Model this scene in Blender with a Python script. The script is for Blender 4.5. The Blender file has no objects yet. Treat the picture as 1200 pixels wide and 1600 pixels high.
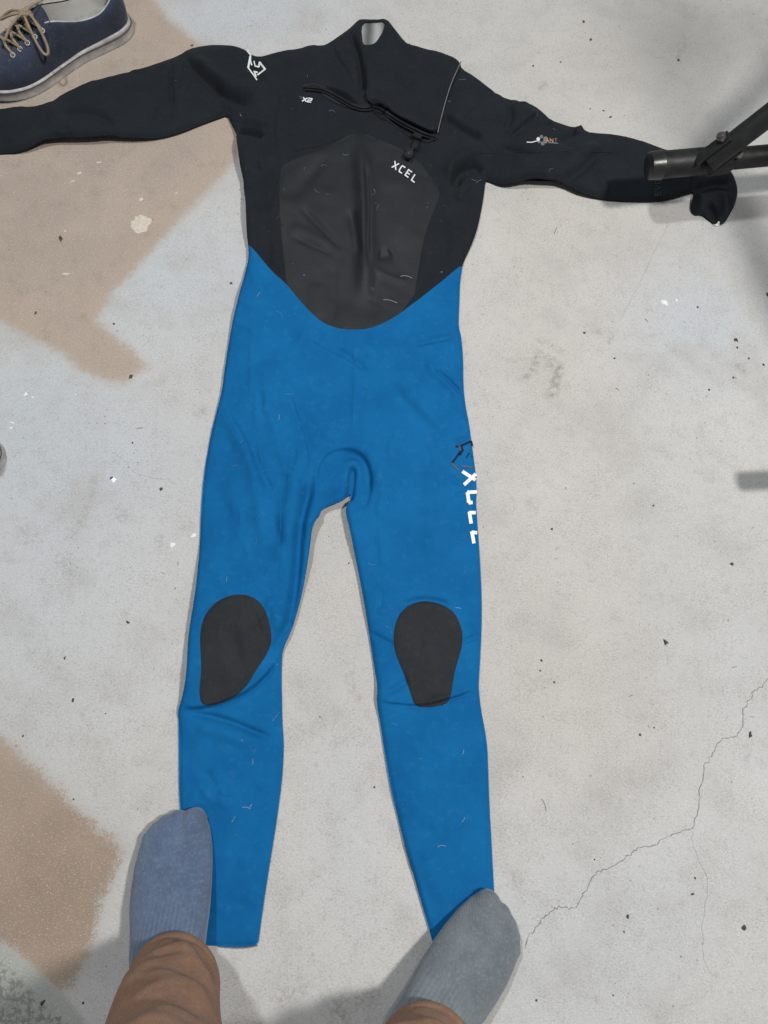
import bpy, bmesh, math, random
import numpy as np
from mathutils import Vector, Matrix

# ------------------------------------------------------------------ camera, world, lamps, exposure
S = bpy.context.scene
CAM_H = 1.15
PITCH = math.radians(72.9)          # below the horizon
FPX = 1202.0                        # focal length in pixels of the 1200 x 1600 photograph
sP, cP = math.sin(PITCH), math.cos(PITCH)

cam_d = bpy.data.cameras.new('camera')
cam = bpy.data.objects.new('camera', cam_d)
S.collection.objects.link(cam)
cam.location = (0, 0, CAM_H)
cam.rotation_euler = (math.pi / 2 - PITCH, 0, 0)
cam_d.sensor_fit = 'VERTICAL'
cam_d.sensor_height = 24.0
cam_d.lens = 24.0 * FPX / 1600.0
cam_d.clip_start = 0.01
cam_d.clip_end = 100
S.camera = cam

W = bpy.data.worlds.new('World')
S.world = W
W.use_nodes = True
W.node_tree.nodes['Background'].inputs['Color'].default_value = (0.93, 0.97, 1.0, 1)
W.node_tree.nodes['Background'].inputs['Strength'].default_value = 0.20

def lamp(name, loc, target, size, size_y, power, col):
    d = bpy.data.lights.new(name, 'AREA')
    d.shape = 'RECTANGLE'
    d.size, d.size_y = size, size_y
    d.energy = power
    d.color = col
    o = bpy.data.objects.new(name, d)
    S.collection.objects.link(o)
    o.location = loc
    o.rotation_euler = (Vector(target) - Vector(loc)).to_track_quat('-Z', 'Y').to_euler()
    return o
LAMP_R = (1.66, 0.05, 3.3)
lamp('ceiling_lamp_right', LAMP_R, (0.25, 0.75, 0), 0.30, 0.30, 106, (1.0, 0.975, 0.93))
lamp('ceiling_lamp_left', (-0.70, 1.05, 2.9), (-0.1, 0.6, 0), 0.17, 0.17, 44, (0.96, 0.985, 1.0))

S.view_settings.view_transform = 'Standard'
S.view_settings.look = 'None'
S.view_settings.exposure = 0.0
S.view_settings.gamma = 1.0
S.view_settings.use_curve_mapping = False

rng = np.random.default_rng(7)
random.seed(7)

# ------------------------------------------------------------------ helpers
def U(u, v, z=0.0):
    """point of the place that the photograph shows at pixel (u, v), at height z"""
    du = (np.asarray(u, float) - 600.0) / FPX
    dv = (np.asarray(v, float) - 800.0) / FPX
    t = (CAM_H - z) / (sP + dv * cP)
    return np.stack([t * du, t * (cP - dv * sP), np.zeros_like(t * du) + z], -1)

def pts(P, z=0.0):
    P = np.asarray(P, float)
    return U(P[:, 0], P[:, 1], z)[:, :2]

def chaikin(P, n=1, closed=True):
    P = np.asarray(P, float)
    for _ in range(n):
        if closed:
            Q = np.roll(P, -1, 0)
            A = 0.75 * P + 0.25 * Q
            B = 0.25 * P + 0.75 * Q
            P = np.stack([A, B], 1).reshape(-1, P.shape[1])
        else:
            A = 0.75 * P[:-1] + 0.25 * P[1:]
            B = 0.25 * P[:-1] + 0.75 * P[1:]
            M = np.stack([A, B], 1).reshape(-1, P.shape[1])
            P = np.vstack([P[:1], M, P[-1:]])
    return P

def seg_dist(X, Y, P, closed):
    """distance to a polyline, position along it (0..1) and side (+ = left)"""
    A = P if closed else P[:-1]
    B = np.roll(P, -1, 0) if closed else P[1:]
    best = np.full(X.shape, 1e9)
    par = np.zeros(X.shape)
    side = np.zeros(X.shape)
    L = np.linalg.norm(B - A, axis=1)
    C = np.concatenate([[0], np.cumsum(L)])
    for i in range(len(A)):
        ax, ay = A[i]
        dx, dy = B[i] - A[i]
        l2 = dx * dx + dy * dy + 1e-18
        t = np.clip(((X - ax) * dx + (Y - ay) * dy) / l2, 0, 1)
        ex, ey = X - ax - t * dx, Y - ay - t * dy
        d = ex * ex + ey * ey
        m = d < best
        best = np.where(m, d, best)
        par = np.where(m, (C[i] + t * L[i]) / C[-1], par)
        side = np.where(m, np.sign(dx * (Y - ay) - dy * (X - ax)), side)
    return np.sqrt(best), par, side

def inside(X, Y, P):
    c = np.zeros(X.shape, bool)
    n = len(P)
    j = n - 1
    for i in range(n):
        xi, yi = P[i]
        xj, yj = P[j]
        if yi != yj:
            m = ((yi > Y) != (yj > Y)) & (X < (xj - xi) * (Y - yi) / (yj - yi) + xi)
            c ^= m
        j = i
    return c

def sdf(X, Y, P):
    d, _, _ = seg_dist(X, Y, P, True)
    return np.where(inside(X, Y, P), -d, d)

def vnoise(X, Y, scale, seed):
    """smooth value noise, -1..1"""
    r = np.random.default_rng(seed)
    T = r.uniform(-1, 1, (64, 64))
    x, y = X / scale + 1000.3, Y / scale + 1000.7
    xi, yi = np.floor(x).astype(int), np.floor(y).astype(int)
    fx, fy = x - xi, y - yi
    fx, fy = fx * fx * (3 - 2 * fx), fy * fy * (3 - 2 * fy)
    g = lambda a, b: T[a % 64, b % 64]
    return ((g(xi, yi) * (1 - fx) + g(xi + 1, yi) * fx) * (1 - fy)
            + (g(xi, yi + 1) * (1 - fx) + g(xi + 1, yi + 1) * fx) * fy)

ORIGIN = {}
def mesh(name, verts, faces, mat, parent=None, smooth=True, origin=None):
    """verts are points of the place; a part shares its thing's origin"""
    me = bpy.data.meshes.new(name)
    o = bpy.data.objects.new(name, me)
    S.collection.objects.link(o)
    if parent is not None:
        o.parent = parent
        org = ORIGIN[parent.name]
    else:
        org = np.array(origin if origin is not None else (0, 0, 0), float)
        o.location = org
    ORIGIN[o.name] = org
    V = np.asarray(verts, float) - org
    if isinstance(faces, np.ndarray):
        faces = faces.tolist()
    me.from_pydata(V.tolist(), [], faces)
    if mat is not None:
        me.materials.append(mat)
    if smooth:
        me.polygons.foreach_set('use_smooth', [True] * len(me.polygons))
    me.update()
    return o

def empty(name, loc):
    o = bpy.data.objects.new(name, None)
    o.empty_display_size = 0.05
    S.collection.objects.link(o)
    o.location = loc
    ORIGIN[o.name] = np.array(loc, float)
    return o

def tag(o, label, cat=None, group=None, kind=None):
    o['label'] = label
    if cat: o['category'] = cat
    if group: o['group'] = group
    if kind: o['kind'] = kind
    return o

def tube(path, r, n=10, closed=False, caps=True):
    P = np.asarray(path, float)
    m = len(P)
    R = np.broadcast_to(np.asarray(r, float), (m,))
    T = np.roll(P, -1, 0) - np.roll(P, 1, 0)
    if not closed:
        T[0], T[-1] = P[1] - P[0], P[-1] - P[-2]
    T /= np.linalg.norm(T, axis=1)[:, None] + 1e-12
    ref = np.array([0, 0, 1.0]) if abs(T[0][2]) < 0.9 else np.array([1.0, 0, 0])
    V = []
    a = np.cross(T[0], ref); a /= np.linalg.norm(a)
    for i in range(m):
        a = a - T[i] * np.dot(a, T[i]); a /= np.linalg.norm(a) + 1e-12
        b = np.cross(T[i], a)
        for k in range(n):
            f = 2 * math.pi * k / n
            V.append(P[i] + R[i] * (math.cos(f) * a + math.sin(f) * b))
    F = []
    for i in range(m if closed else m - 1):
        j = (i + 1) % m
        for k in range(n):
            l = (k + 1) % n
            F.append((i * n + k, i * n + l, j * n + l, j * n + k))
    if caps and not closed:
        F.append(tuple(range(n - 1, -1, -1)))
        F.append(tuple((m - 1) * n + k for k in range(n)))
    return np.array(V), F

def join(parts):
    V, F, o = [], [], 0
    for v, f in parts:
        V.append(np.asarray(v, float))
        F += [tuple(i + o for i in q) for q in f]
        o += len(v)
    return np.vstack(V), F

def auto_sharp(o, ang=40):
    me = o.data
    bm = bmesh.new(); bm.from_mesh(me)
    for e in bm.edges:
        if len(e.link_faces) == 2 and e.calc_face_angle(0) > math.radians(ang):
            e.smooth = False
    bm.to_mesh(me); bm.free()

# ------------------------------------------------------------------ materials
class NT:
    def __init__(s, name):
        s.m = bpy.data.materials.new(name)
        s.m.use_nodes = True
        s.t = s.m.node_tree
        s.b = s.t.nodes['Principled BSDF']
        s.co = s.t.nodes.new('ShaderNodeTexCoord').outputs['Object']
    def n(s, kind, **k):
        x = s.t.nodes.new(kind)
        for a, v in k.items(): setattr(x, a, v)
        return x
    def link(s, a, b): s.t.links.new(a, b)
    def noise(s, scale, detail=4, rough=0.55, stretch=None):
        x = s.n('ShaderNodeTexNoise')
        x.inputs['Scale'].default_value = scale
        x.inputs['Detail'].default_value = detail
        x.inputs['Roughness'].default_value = rough
        c = s.co
        if stretch:
            m = s.n('ShaderNodeMapping'); m.inputs['Scale'].default_value = stretch
            m.inputs['Rotation'].default_value = (0, 0, 0.4)
            s.link(c, m.inputs['Vector']); c = m.outputs['Vector']
        s.link(c, x.inputs['Vector'])
        return x.outputs['Fac']
    def ramp(s, f, lo, hi, a=0.0, b=1.0):
        x = s.n('ShaderNodeMapRange')
        x.interpolation_type = 'SMOOTHSTEP'
        for i, v in zip(('From Min', 'From Max', 'To Min', 'To Max'), (lo, hi, a, b)):
            x.inputs[i].default_value = v
        s.link(f, x.inputs['Value'])
        return x.outputs['Result']
    def math(s, op, a, b=None):
        x = s.n('ShaderNodeMath', operation=op)
        for i, v in enumerate((a, b)):
            if v is None: continue
            if isinstance(v, (int, float)): x.inputs[i].default_value = v
            else: s.link(v, x.inputs[i])
        return x.outputs[0]
    def mix(s, f, a, b, mode='MIX'):
        x = s.n('ShaderNodeMix', data_type='RGBA', blend_type=mode)
        for i, v in ((0, f), (6, a), (7, b)):
            if isinstance(v, (int, float)): x.inputs[i].default_value = v
            elif isinstance(v, tuple): x.inputs[i].default_value = (*v, 1) if len(v) == 3 else v
            else: s.link(v, x.inputs[i])
        return x.outputs[2]
    def attr(s, name):
        return s.n('ShaderNodeAttribute', attribute_name=name).outputs['Fac']
    def color(s, c):
        if isinstance(c, tuple): s.b.inputs['Base Color'].default_value = (*c, 1)
        else: s.link(c, s.b.inputs['Base Color'])
    def bump(s, h, strength, dist):
        x = s.n('ShaderNodeBump')
        x.inputs['Strength'].default_value = strength
        x.inputs['Distance'].default_value = dist
        s.link(h, x.inputs['Height'])
        s.link(x.outputs['Normal'], s.b.inputs['Normal'])
    def rough(s, r):
        if isinstance(r, (int, float)): s.b.inputs['Roughness'].default_value = r
        else: s.link(r, s.b.inputs['Roughness'])
    def spec(s, v): s.b.inputs['Specular IOR Level'].default_value = v
    def sheen(s, w, r=0.5, tint=(1, 1, 1)):
        s.b.inputs['Sheen Weight'].default_value = w
        s.b.inputs['Sheen Roughness'].default_value = r
        s.b.inputs['Sheen Tint'].default_value = (*tint, 1)

def cloth(name, base, dark, light, rough=0.85, grain=700, mott=26, sheen=0.15, spec=0.2, bump=0.25):
    k = NT(name)
    a = k.ramp(k.noise(mott, 5, 0.6), 0.3, 0.72)
    c = k.mix(a, dark, base)
    d = k.ramp(k.noise(mott * 5.5, 4, 0.65), 0.5, 0.8)
    c = k.mix(k.math('MULTIPLY', d, 0.55), c, light)
    g = k.noise(grain, 2, 0.6)
    c = k.mix(k.ramp(g, 0.25, 0.75, 0.0, 0.35), c, dark)
    k.color(c); k.rough(rough); k.spec(spec); k.sheen(sheen)
    k.bump(g, bump, 0.0006)
    return k.m

def plain(name, base, rough=0.5, metallic=0.0, var=0.25, scale=90, spec=0.5):
    k = NT(name)
    n = k.ramp(k.noise(scale, 5, 0.6), 0.3, 0.75)
    d = tuple(x * (1 - var) for x in base)
    k.color(k.mix(n, d, base))
    k.rough(k.ramp(k.noise(scale * 0.6, 3), 0.3, 0.7, max(rough - 0.1, 0.03), min(rough + 0.1, 1)))
    k.b.inputs['Metallic'].default_value = metallic
    k.spec(spec)
    k.bump(k.noise(scale * 5, 3), 0.12, 0.0005)
    return k.m

M = {}
M['black'] = cloth('black_jersey', (0.0098, 0.0130, 0.0175), (0.0068, 0.0094, 0.0130), (0.0185, 0.0225, 0.0280), sheen=0.02)
M['blue'] = cloth('blue_jersey', (0.0055, 0.117, 0.305), (0.0038, 0.092, 0.258), (0.013, 0.150, 0.350), sheen=0.0, spec=0.08, mott=16)
M['skin'] = cloth('smooth_neoprene', (0.0165, 0.0190, 0.0225), (0.0125, 0.0148, 0.0178), (0.024, 0.0265, 0.030), rough=0.62, sheen=0.0, spec=0.24, bump=0.12)
M['pad'] = cloth('knee_rubber', (0.0215, 0.0245, 0.0290), (0.0155, 0.018, 0.0215), (0.036, 0.0395, 0.0445), rough=0.8, grain=450, sheen=0.02)
M['zip'] = plain('black_zip', (0.008, 0.009, 0.011), 0.5)
M['zip_tape'] = cloth('zip_tape', (0.011, 0.012, 0.015), (0.007, 0.008, 0.010), (0.016, 0.018, 0.021))
M['print_white'] = plain('white_print', (0.66, 0.68, 0.70), 0.6, var=0.12, scale=200, spec=0.12)
M['print_thigh'] = plain('white_thigh_print', (0.80, 0.81, 0.82), 0.6, var=0.05, scale=200, spec=0.12)
M['print_dark'] = plain('worn_dark_print', (0.012, 0.016, 0.040), 0.6, var=0.5, scale=300, spec=0.12)
M['print_tan'] = plain('worn_tan_print', (0.10, 0.12, 0.17), 0.6, var=0.4, scale=300, spec=0.12)
M['print_grey'] = plain('grey_print', (0.17, 0.19, 0.22), 0.6, var=0.3, scale=300, spec=0.12)
M['print_faint'] = plain('faint_print', (0.045, 0.05, 0.058), 0.6, var=0.4, scale=300, spec=0.12)
M['print_orange'] = plain('orange_print', (0.60, 0.27, 0.15), 0.6, var=0.2, scale=300, spec=0.12)
M['edge'] = plain('cut_neoprene_edge', (0.16, 0.165, 0.175), 0.7, var=0.4, scale=260)
M['white_rubber'] = plain('white_rubber', (0.49, 0.47, 0.46), 0.7, var=0.40, scale=45, spec=0.3)
M['stripe'] = plain('navy_stripe', (0.035, 0.035, 0.06), 0.6)
M['leather'] = plain('tan_leather', (0.27, 0.11, 0.05), 0.6, var=0.4)
M['lace'] = cloth('tan_lace', (0.30, 0.235, 0.165), (0.20, 0.15, 0.10), (0.40, 0.33, 0.25), grain=900, mott=120)
M['lining'] = cloth('cream_lining', (0.62, 0.61, 0.58), (0.5, 0.49, 0.46), (0.70, 0.69, 0.66))
M['insole'] = cloth('grey_insole', (0.30, 0.31, 0.305), (0.20, 0.205, 0.20), (0.37, 0.38, 0.37), mott=60)
M['eyelet'] = plain('nickel', (0.36, 0.345, 0.32), 0.45, 1.0, var=0.15)
M['tube'] = plain('black_powder_coat', (0.016, 0.017, 0.0175), 0.55, var=0.5, scale=60, spec=0.3)
M['plastic'] = plain('black_plastic', (0.012, 0.013, 0.014), 0.4)
M['steel'] = plain('zinc_steel', (0.30, 0.29, 0.28), 0.35, 1.0)
M['crumb'] = plain('dark_crumb', (0.075, 0.072, 0.068), 0.9, var=0.5, scale=400)
M['brown_crumb'] = plain('brown_crumb', (0.10, 0.072, 0.052), 0.9, var=0.5, scale=300)
M['chip'] = plain('white_chip', (0.82, 0.83, 0.84), 0.6, var=0.05)
M['chip_ink'] = plain('blue_ink', (0.02, 0.03, 0.15), 0.6)
M['lint'] = plain('white_lint', (0.55, 0.60, 0.64), 0.9, var=0.2)
M['lint_dim'] = plain('pale_lint', (0.24, 0.33, 0.42), 0.9, var=0.3)

def jersey_canvas():
    k = NT('navy_canvas')
    a = k.ramp(k.noise(22, 5, 0.6), 0.3, 0.7)
    c = k.mix(a, (0.020, 0.026, 0.045), (0.034, 0.043, 0.072))
    d = k.ramp(k.noise(110, 5, 0.7, (1, 3, 1)), 0.54, 0.78)
    c = k.mix(k.math('MULTIPLY', d, 0.55), c, (0.11, 0.135, 0.19))
    k.color(c); k.rough(0.9); k.spec(0.15); k.sheen(0.2)
    k.bump(k.noise(650, 2), 0.35, 0.0008)
    return k.m
M['canvas'] = jersey_canvas()

def knit(name, base, dark, light, sheen=0.22, rib=None):
    k = NT(name)
    w = k.n('ShaderNodeTexWave', wave_type='BANDS', bands_direction='X')
    w.inputs['Scale'].default_value = 95
    w.inputs['Distortion'].default_value = 2.2
    w.inputs['Detail'].default_value = 2
    w.inputs['Detail Scale'].default_value = 2.0
    k.link(k.co, w.inputs['Vector'])
    c = k.mix(k.ramp(k.noise(30, 5, 0.65), 0.3, 0.72), dark, base)
    c = k.mix(k.ramp(k.noise(240, 4, 0.75), 0.46, 0.8, 0, 0.6), c, light)
    c = k.mix(k.ramp(k.noise(420, 3, 0.7), 0.5, 0.8, 0, 0.6), c, dark)
    c = k.mix(k.math('MULTIPLY', w.outputs['Fac'], 0.16), c, dark)
    h = k.math('ADD', k.noise(500, 3), k.math('MULTIPLY', w.outputs['Fac'], 0.35))
    if rib is not None:
        mp = k.n('ShaderNodeMapping'); mp.inputs['Rotation'].default_value = (0, 0, rib)
        k.link(k.co, mp.inputs['Vector'])
        w2 = k.n('ShaderNodeTexWave', wave_type='BANDS', bands_direction='X')
        w2.inputs['Scale'].default_value = 52; w2.inputs['Distortion'].default_value = 0.8
        k.link(mp.outputs['Vector'], w2.inputs['Vector'])
        sp = k.n('ShaderNodeSeparateXYZ'); k.link(k.co, sp.inputs[0])
        zone = k.ramp(sp.outputs['Z'], 0.050, 0.072)
        rb = k.math('MULTIPLY', w2.outputs['Fac'], zone)
        c = k.mix(k.math('MULTIPLY', rb, 0.20), c, light)
        h = k.math('ADD', h, k.math('MULTIPLY', rb, 1.2))
    k.color(c); k.rough(0.95); k.spec(0.08); k.sheen(sheen, 0.6)
    k.bump(h, 0.45, 0.0010)
    return k.m
M['sock_blue'] = knit('blue_grey_knit', (0.098, 0.140, 0.222), (0.066, 0.096, 0.160), (0.175, 0.225, 0.31), rib=0.0)
M['sock_grey'] = knit('grey_knit', (0.150, 0.175, 0.195), (0.108, 0.125, 0.142), (0.225, 0.25, 0.27), rib=0.72)
M['trousers'] = knit('brown_twill', (0.280, 0.160, 0.106), (0.210, 0.116, 0.075), (0.35, 0.215, 0.148), 0.05)

def liner_mat():
    k = NT('silver_lining')
    w = k.n('ShaderNodeTexWave', wave_type='BANDS', bands_direction='X')
    w.inputs['Scale'].default_value = 9
    w.inputs['Distortion'].default_value = 3
    k.link(k.co, w.inputs['Vector'])
    k.color(k.mix(w.outputs['Fac'], (0.12, 0.125, 0.13), (0.42, 0.42, 0.42)))
    k.rough(0.45); k.b.inputs['Metallic'].default_value = 0.3
    return k.m
M['silver'] = liner_mat()

def floor_mat():
    k = NT('concrete')
    big = k.noise(1.6, 4, 0.55)
    mid = k.noise(9, 6, 0.6)
    blot = k.noise(34, 5, 0.65)
    fine = k.noise(120, 5, 0.75)
    sand = k.noise(300, 3, 0.8, (1, 1.5, 1))
    grit = k.noise(520, 3, 0.8, (1, 2.2, 1))
    c = k.mix(k.ramp(big, 0.32, 0.68), (0.432, 0.424, 0.412), (0.492, 0.487, 0.477))
    c = k.mix(k.attr('cool'), c, (0.432, 0.460, 0.492))
    c = k.mix(k.attr('warm'), c, (0.462, 0.428, 0.396))
    c = k.mix(k.ramp(mid, 0.46, 0.74, 0, 0.7), c, (0.372, 0.362, 0.350))
    c = k.mix(k.ramp(mid, 0.18, 0.44, 0.35, 0), c, (0.55, 0.55, 0.545))
    c = k.mix(k.ramp(blot, 0.50, 0.75, 0, 0.45), c, (0.37, 0.362, 0.35))
    # rust-brown damp stain with a ragged, brushed edge
    rag = k.math('MULTIPLY', k.math('SUBTRACT', blot, 0.5), 0.030)
    rag1 = k.math('MULTIPLY', k.math('SUBTRACT', fine, 0.5), 0.040)
    rag2 = k.math('MULTIPLY', k.math('SUBTRACT', sand, 0.5), 0.085)
    ed = k.math('ADD', k.math('ADD', k.attr('stain'), rag), k.math('ADD', rag1, rag2))
    sm = k.ramp(ed, -0.008, 0.007, 1, 0)
    halo = k.ramp(k.attr('stain'), -0.09, 0.0, 0.0, 1.0)
    sc = k.mix(k.ramp(mid, 0.35, 0.7), (0.318, 0.256, 0.208), (0.362, 0.292, 0.238))
    sc = k.mix(k.math('MULTIPLY', halo, 0.55), sc, (0.385, 0.290, 0.226))
    sc = k.mix(k.ramp(blot, 0.50, 0.78, 0, 0.7), sc, (0.245, 0.198, 0.162))
    sc = k.mix(k.math('MULTIPLY', k.attr('browner'), 0.92), sc, k.mix(k.ramp(mid, 0.32, 0.68), (0.215, 0.147, 0.100), (0.288, 0.200, 0.138)))
    sc = k.mix(k.math('MULTIPLY', k.ramp(k.noise(230, 4, 0.78, (1, 2.6, 1)), 0.56, 0.68), k.attr('flecks')), sc, (0.58, 0.48, 0.38))
    c = k.mix(k.math('MULTIPLY', sm, 0.95), c, sc)
    # greenish grey worn patch in the near left corner
    e2 = k.ramp(k.math('ADD', k.attr('worn'), k.math('MULTIPLY', rag1, 0.35)), -0.004, 0.005, 1, 0)
    wc = k.mix(k.ramp(fine, 0.42, 0.58), (0.165, 0.178, 0.158), (0.33, 0.345, 0.315))
    wc = k.mix(k.ramp(k.math('ADD', k.attr('worn'), rag), -0.026, -0.014, 0, 0.85), wc, (0.345, 0.355, 0.33))
    c = k.mix(e2, c, wc)
    # scuffs and smears
    s = k.math('MULTIPLY', k.attr('scuff'), k.ramp(fine, 0.38, 0.60))
    c = k.mix(k.math('MULTIPLY', s, 0.85), c, (0.215, 0.190, 0.175))
    # sandy grain, pin holes and pale flecks
    c = k.mix(k.ramp(fine, 0.50, 0.72, 0, 0.38), c, (0.27, 0.255, 0.238))
    c = k.mix(k.math('MULTIPLY', k.ramp(sand, 0.50, 0.68, 0, 0.72), k.ramp(k.noise(17, 4, 0.6), 0.36, 0.64, 0.40, 1.0)), c, (0.25, 0.238, 0.222))
    c = k.mix(k.ramp(grit, 0.54, 0.68, 0, 0.42), c, (0.20, 0.19, 0.18))
    c = k.mix(k.ramp(sand, 0.30, 0.46, 0.45, 0), c, (0.66, 0.65, 0.63))
    pin = k.n('ShaderNodeTexVoronoi'); pin.inputs['Scale'].default_value = 62
    k.link(k.co, pin.inputs['Vector'])
    pz = k.math('MULTIPLY', k.ramp(pin.outputs['Distance'], 0.05, 0.13, 1, 0), k.ramp(k.noise(14, 3), 0.48, 0.66))
    c = k.mix(k.math('MULTIPLY', pz, 0.7), c, (0.14, 0.13, 0.12))
    k.color(c)
    k.rough(k.ramp(mid, 0.3, 0.7, 0.62, 0.78)); k.spec(0.25)
    h = k.math('ADD', k.math('MULTIPLY', fine, 0.6), k.math('ADD', k.math('MULTIPLY', sand, 0.7), k.math('MULTIPLY', pz, -0.8)))
    k.bump(h, 0.35, 0.0015)
    return k.m
M['floor'] = floor_mat()
M['crack'] = plain('crack_dirt', (0.285, 0.275, 0.26), 0.95, var=0.5, scale=150)
M['faint_crack'] = plain('hairline_dirt', (0.38, 0.37, 0.355), 0.95, var=0.3, scale=150)
M['splat'] = plain('pale_paint', (0.60, 0.53, 0.45), 0.8, var=0.25, scale=160)
M['white_splat'] = plain('white_paint', (0.72, 0.72, 0.72), 0.8, var=0.1, scale=160)

# ------------------------------------------------------------------ floor
def axis(lo, hi, step, far):
    a = np.arange(lo, hi + step / 2, step)
    l = lo - np.cumsum(np.geomspace(step, 1.0, 14)); r = hi + np.cumsum(np.geomspace(step, 1.0, 14))
    return np.concatenate([l[l > -far][::-1], a, r[r < far]])
gx = axis(-0.98, 0.98, 0.005, 3.5)
gy = axis(-0.45, 1.62, 0.005, 4.5)
FX, FY = np.meshgrid(gx, gy)
nx, ny = len(gx), len(gy)
idx = np.arange(nx * ny).reshape(ny, nx)
quads = np.stack([idx[:-1, :-1], idx[:-1, 1:], idx[1:, 1:], idx[1:, :-1]], -1).reshape(-1, 4)
floor = mesh('floor', np.stack([FX.ravel(), FY.ravel(), np.zeros(nx * ny)], -1), quads, M['floor'])
tag(floor, 'worn pale grey concrete garage floor with brown stains and a crack', kind='structure')

def fattr(name, v):
    a = floor.data.attributes.new(name, 'FLOAT', 'POINT')
    a.data.foreach_set('value', np.ascontiguousarray(v.ravel(), np.float32))
def poly_floor(P): return sdf(FX, FY, pts(P))
st1 = [(-420, -250), (150, -90), (235, -10), (262, 28), (300, 60), (345, 90), (400, 140), (392, 220), (360, 262),
       (330, 295), (295, 330), (262, 365), (232, 398), (205, 430), (180, 452), (165, 478), (152, 500), (180, 525),
       (208, 550), (233, 572), (212, 585), (195, 598), (170, 598), (140, 585), (118, 572), (98, 553), (60, 535), (20, 513), (-60, 470), (-500, 330)]
st2 = [(-400, 1020), (-90, 1110), (0, 1148), (30, 1175), (70, 1212), (110, 1252), (150, 1290), (180, 1312), (193, 1332), (178, 1365),
       (160, 1410), (148, 1450), (138, 1495), (118, 1535), (92, 1548), (60, 1525), (30, 1500), (0, 1476), (-300, 1330)]
fattr('stain', np.minimum(poly_floor(st1), poly_floor(st2)))
fattr('worn', poly_floor([(-300, 1330), (0, 1474), (45, 1507), (95, 1552), (128, 1590), (165, 1680), (120, 1800), (-300, 1850)]))
def blobs(L):
    f = np.zeros(FX.shape)
    for u, v, ru, rv, a in L:
        c = U(u, v)
        m = (CAM_H / (sP + (v - 800) / FPX * cP)) / FPX
        f += a * np.exp(-((FX - c[0]) / (ru * m)) ** 2 - ((FY - c[1]) / (rv * m)) ** 2)
    return np.clip(f, 0, 1)
fattr('cool', blobs([(280, 430, 150, 130, .85), (40, 640, 130, 120, .8), (1080, 500, 110, 110, .95), (1120, 320, 90, 60, .5), (420, 20, 160, 70, .7), (1000, 1350, 230, 200, .25),
                     (60, 900, 200, 220, .6), (330, 30, 80, 60, .4), (1180, 200, 60, 60, .4), (540, 1250, 70, 200, .3), (200, 720, 160, 120, .5), (1150, 1050, 150, 220, .3), (900, 1500, 250, 120, .35)]))
fattr('warm', blobs([(900, 330, 200, 130, .6), (850, 560, 140, 180, .5), (900, 1130, 200, 160, .45), (850, 900, 160, 160, .3), (1000, 90, 240, 120, .45), (530, 950, 80, 150, .25), (1150, 1560, 150, 100, .2)]))
fattr('browner', blobs([(90, 1400, 240, 240, 1.0)]))
fattr('flecks', blobs([(180, 570, 60, 40, 1.0), (110, 1420, 140, 140, .9), (330, 235, 90, 50, .35)]))
sc = np.zeros(FX.shape)
for P, w, a in [([(872, 572), (868, 595), (862, 614)], 9, 1.0), ([(840, 552), (835, 575), (817, 592)], 6, .8), ([(840, 552), (862, 562), (858, 575)], 6, .8),
                ([(842, 530), (862, 541), (880, 552)], 4, .55), ([(793, 566), (818, 562)], 3, .5), ([(928, 513), (940, 522)], 5, .6), ([(956, 528), (949, 535)], 5, .6),
                ([(150, 745), (145, 770), (128, 815), (112, 835)], 6, .45), ([(182, 800), (198, 808)], 10, .45), ([(40, 830), (50, 838)], 14, .4), ([(95, 880), (105, 890)], 14, .35),
                ([(255, 850), (250, 842)], 9, .5), ([(18, 257), (30, 255)], 8, .7), ([(140, 265), (160, 270)], 10, .5), ([(285, 232), (292, 240)], 6, .6), ([(310, 645), (318, 640)], 8, .6),
                ([(760, 160), (745, 130), (735, 110)], 10, .35), ([(845, 138), (850, 132)], 7, .55), ([(1155, 572), (1162, 580)], 7, .7), ([(1170, 1165), (1165, 1195)], 4, .35),
                ([(535, 1590), (528, 1575)], 16, .7), ([(585, 1555), (560, 1560)], 14, .5), ([(470, 1545), (440, 1560)], 16, .4), ([(830, 785), (836, 792)], 8, .4), ([(1095, 665), (1097, 675)], 6, .45),
                ([(570, 1115), (585, 1125)], 6, .4), ([(545, 1060), (560, 1090)], 8, .3), ([(800, 1370), (805, 1385)], 10, .4), ([(815, 1060), (840, 1080)], 14, .3), ([(1065, 70), (1062, 92)], 7, .45), ([(190, 205), (205, 212)], 10, .35)]:
    Q = pts(P)
    m = (CAM_H / (sP + (P[0][1] - 800) / FPX * cP)) / FPX
    d, _, _ = seg_dist(FX, FY, Q, False)
    sc = np.maximum(sc, a * np.exp(-(d / (w * m)) ** 2))
fattr('scuff', sc)

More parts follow.
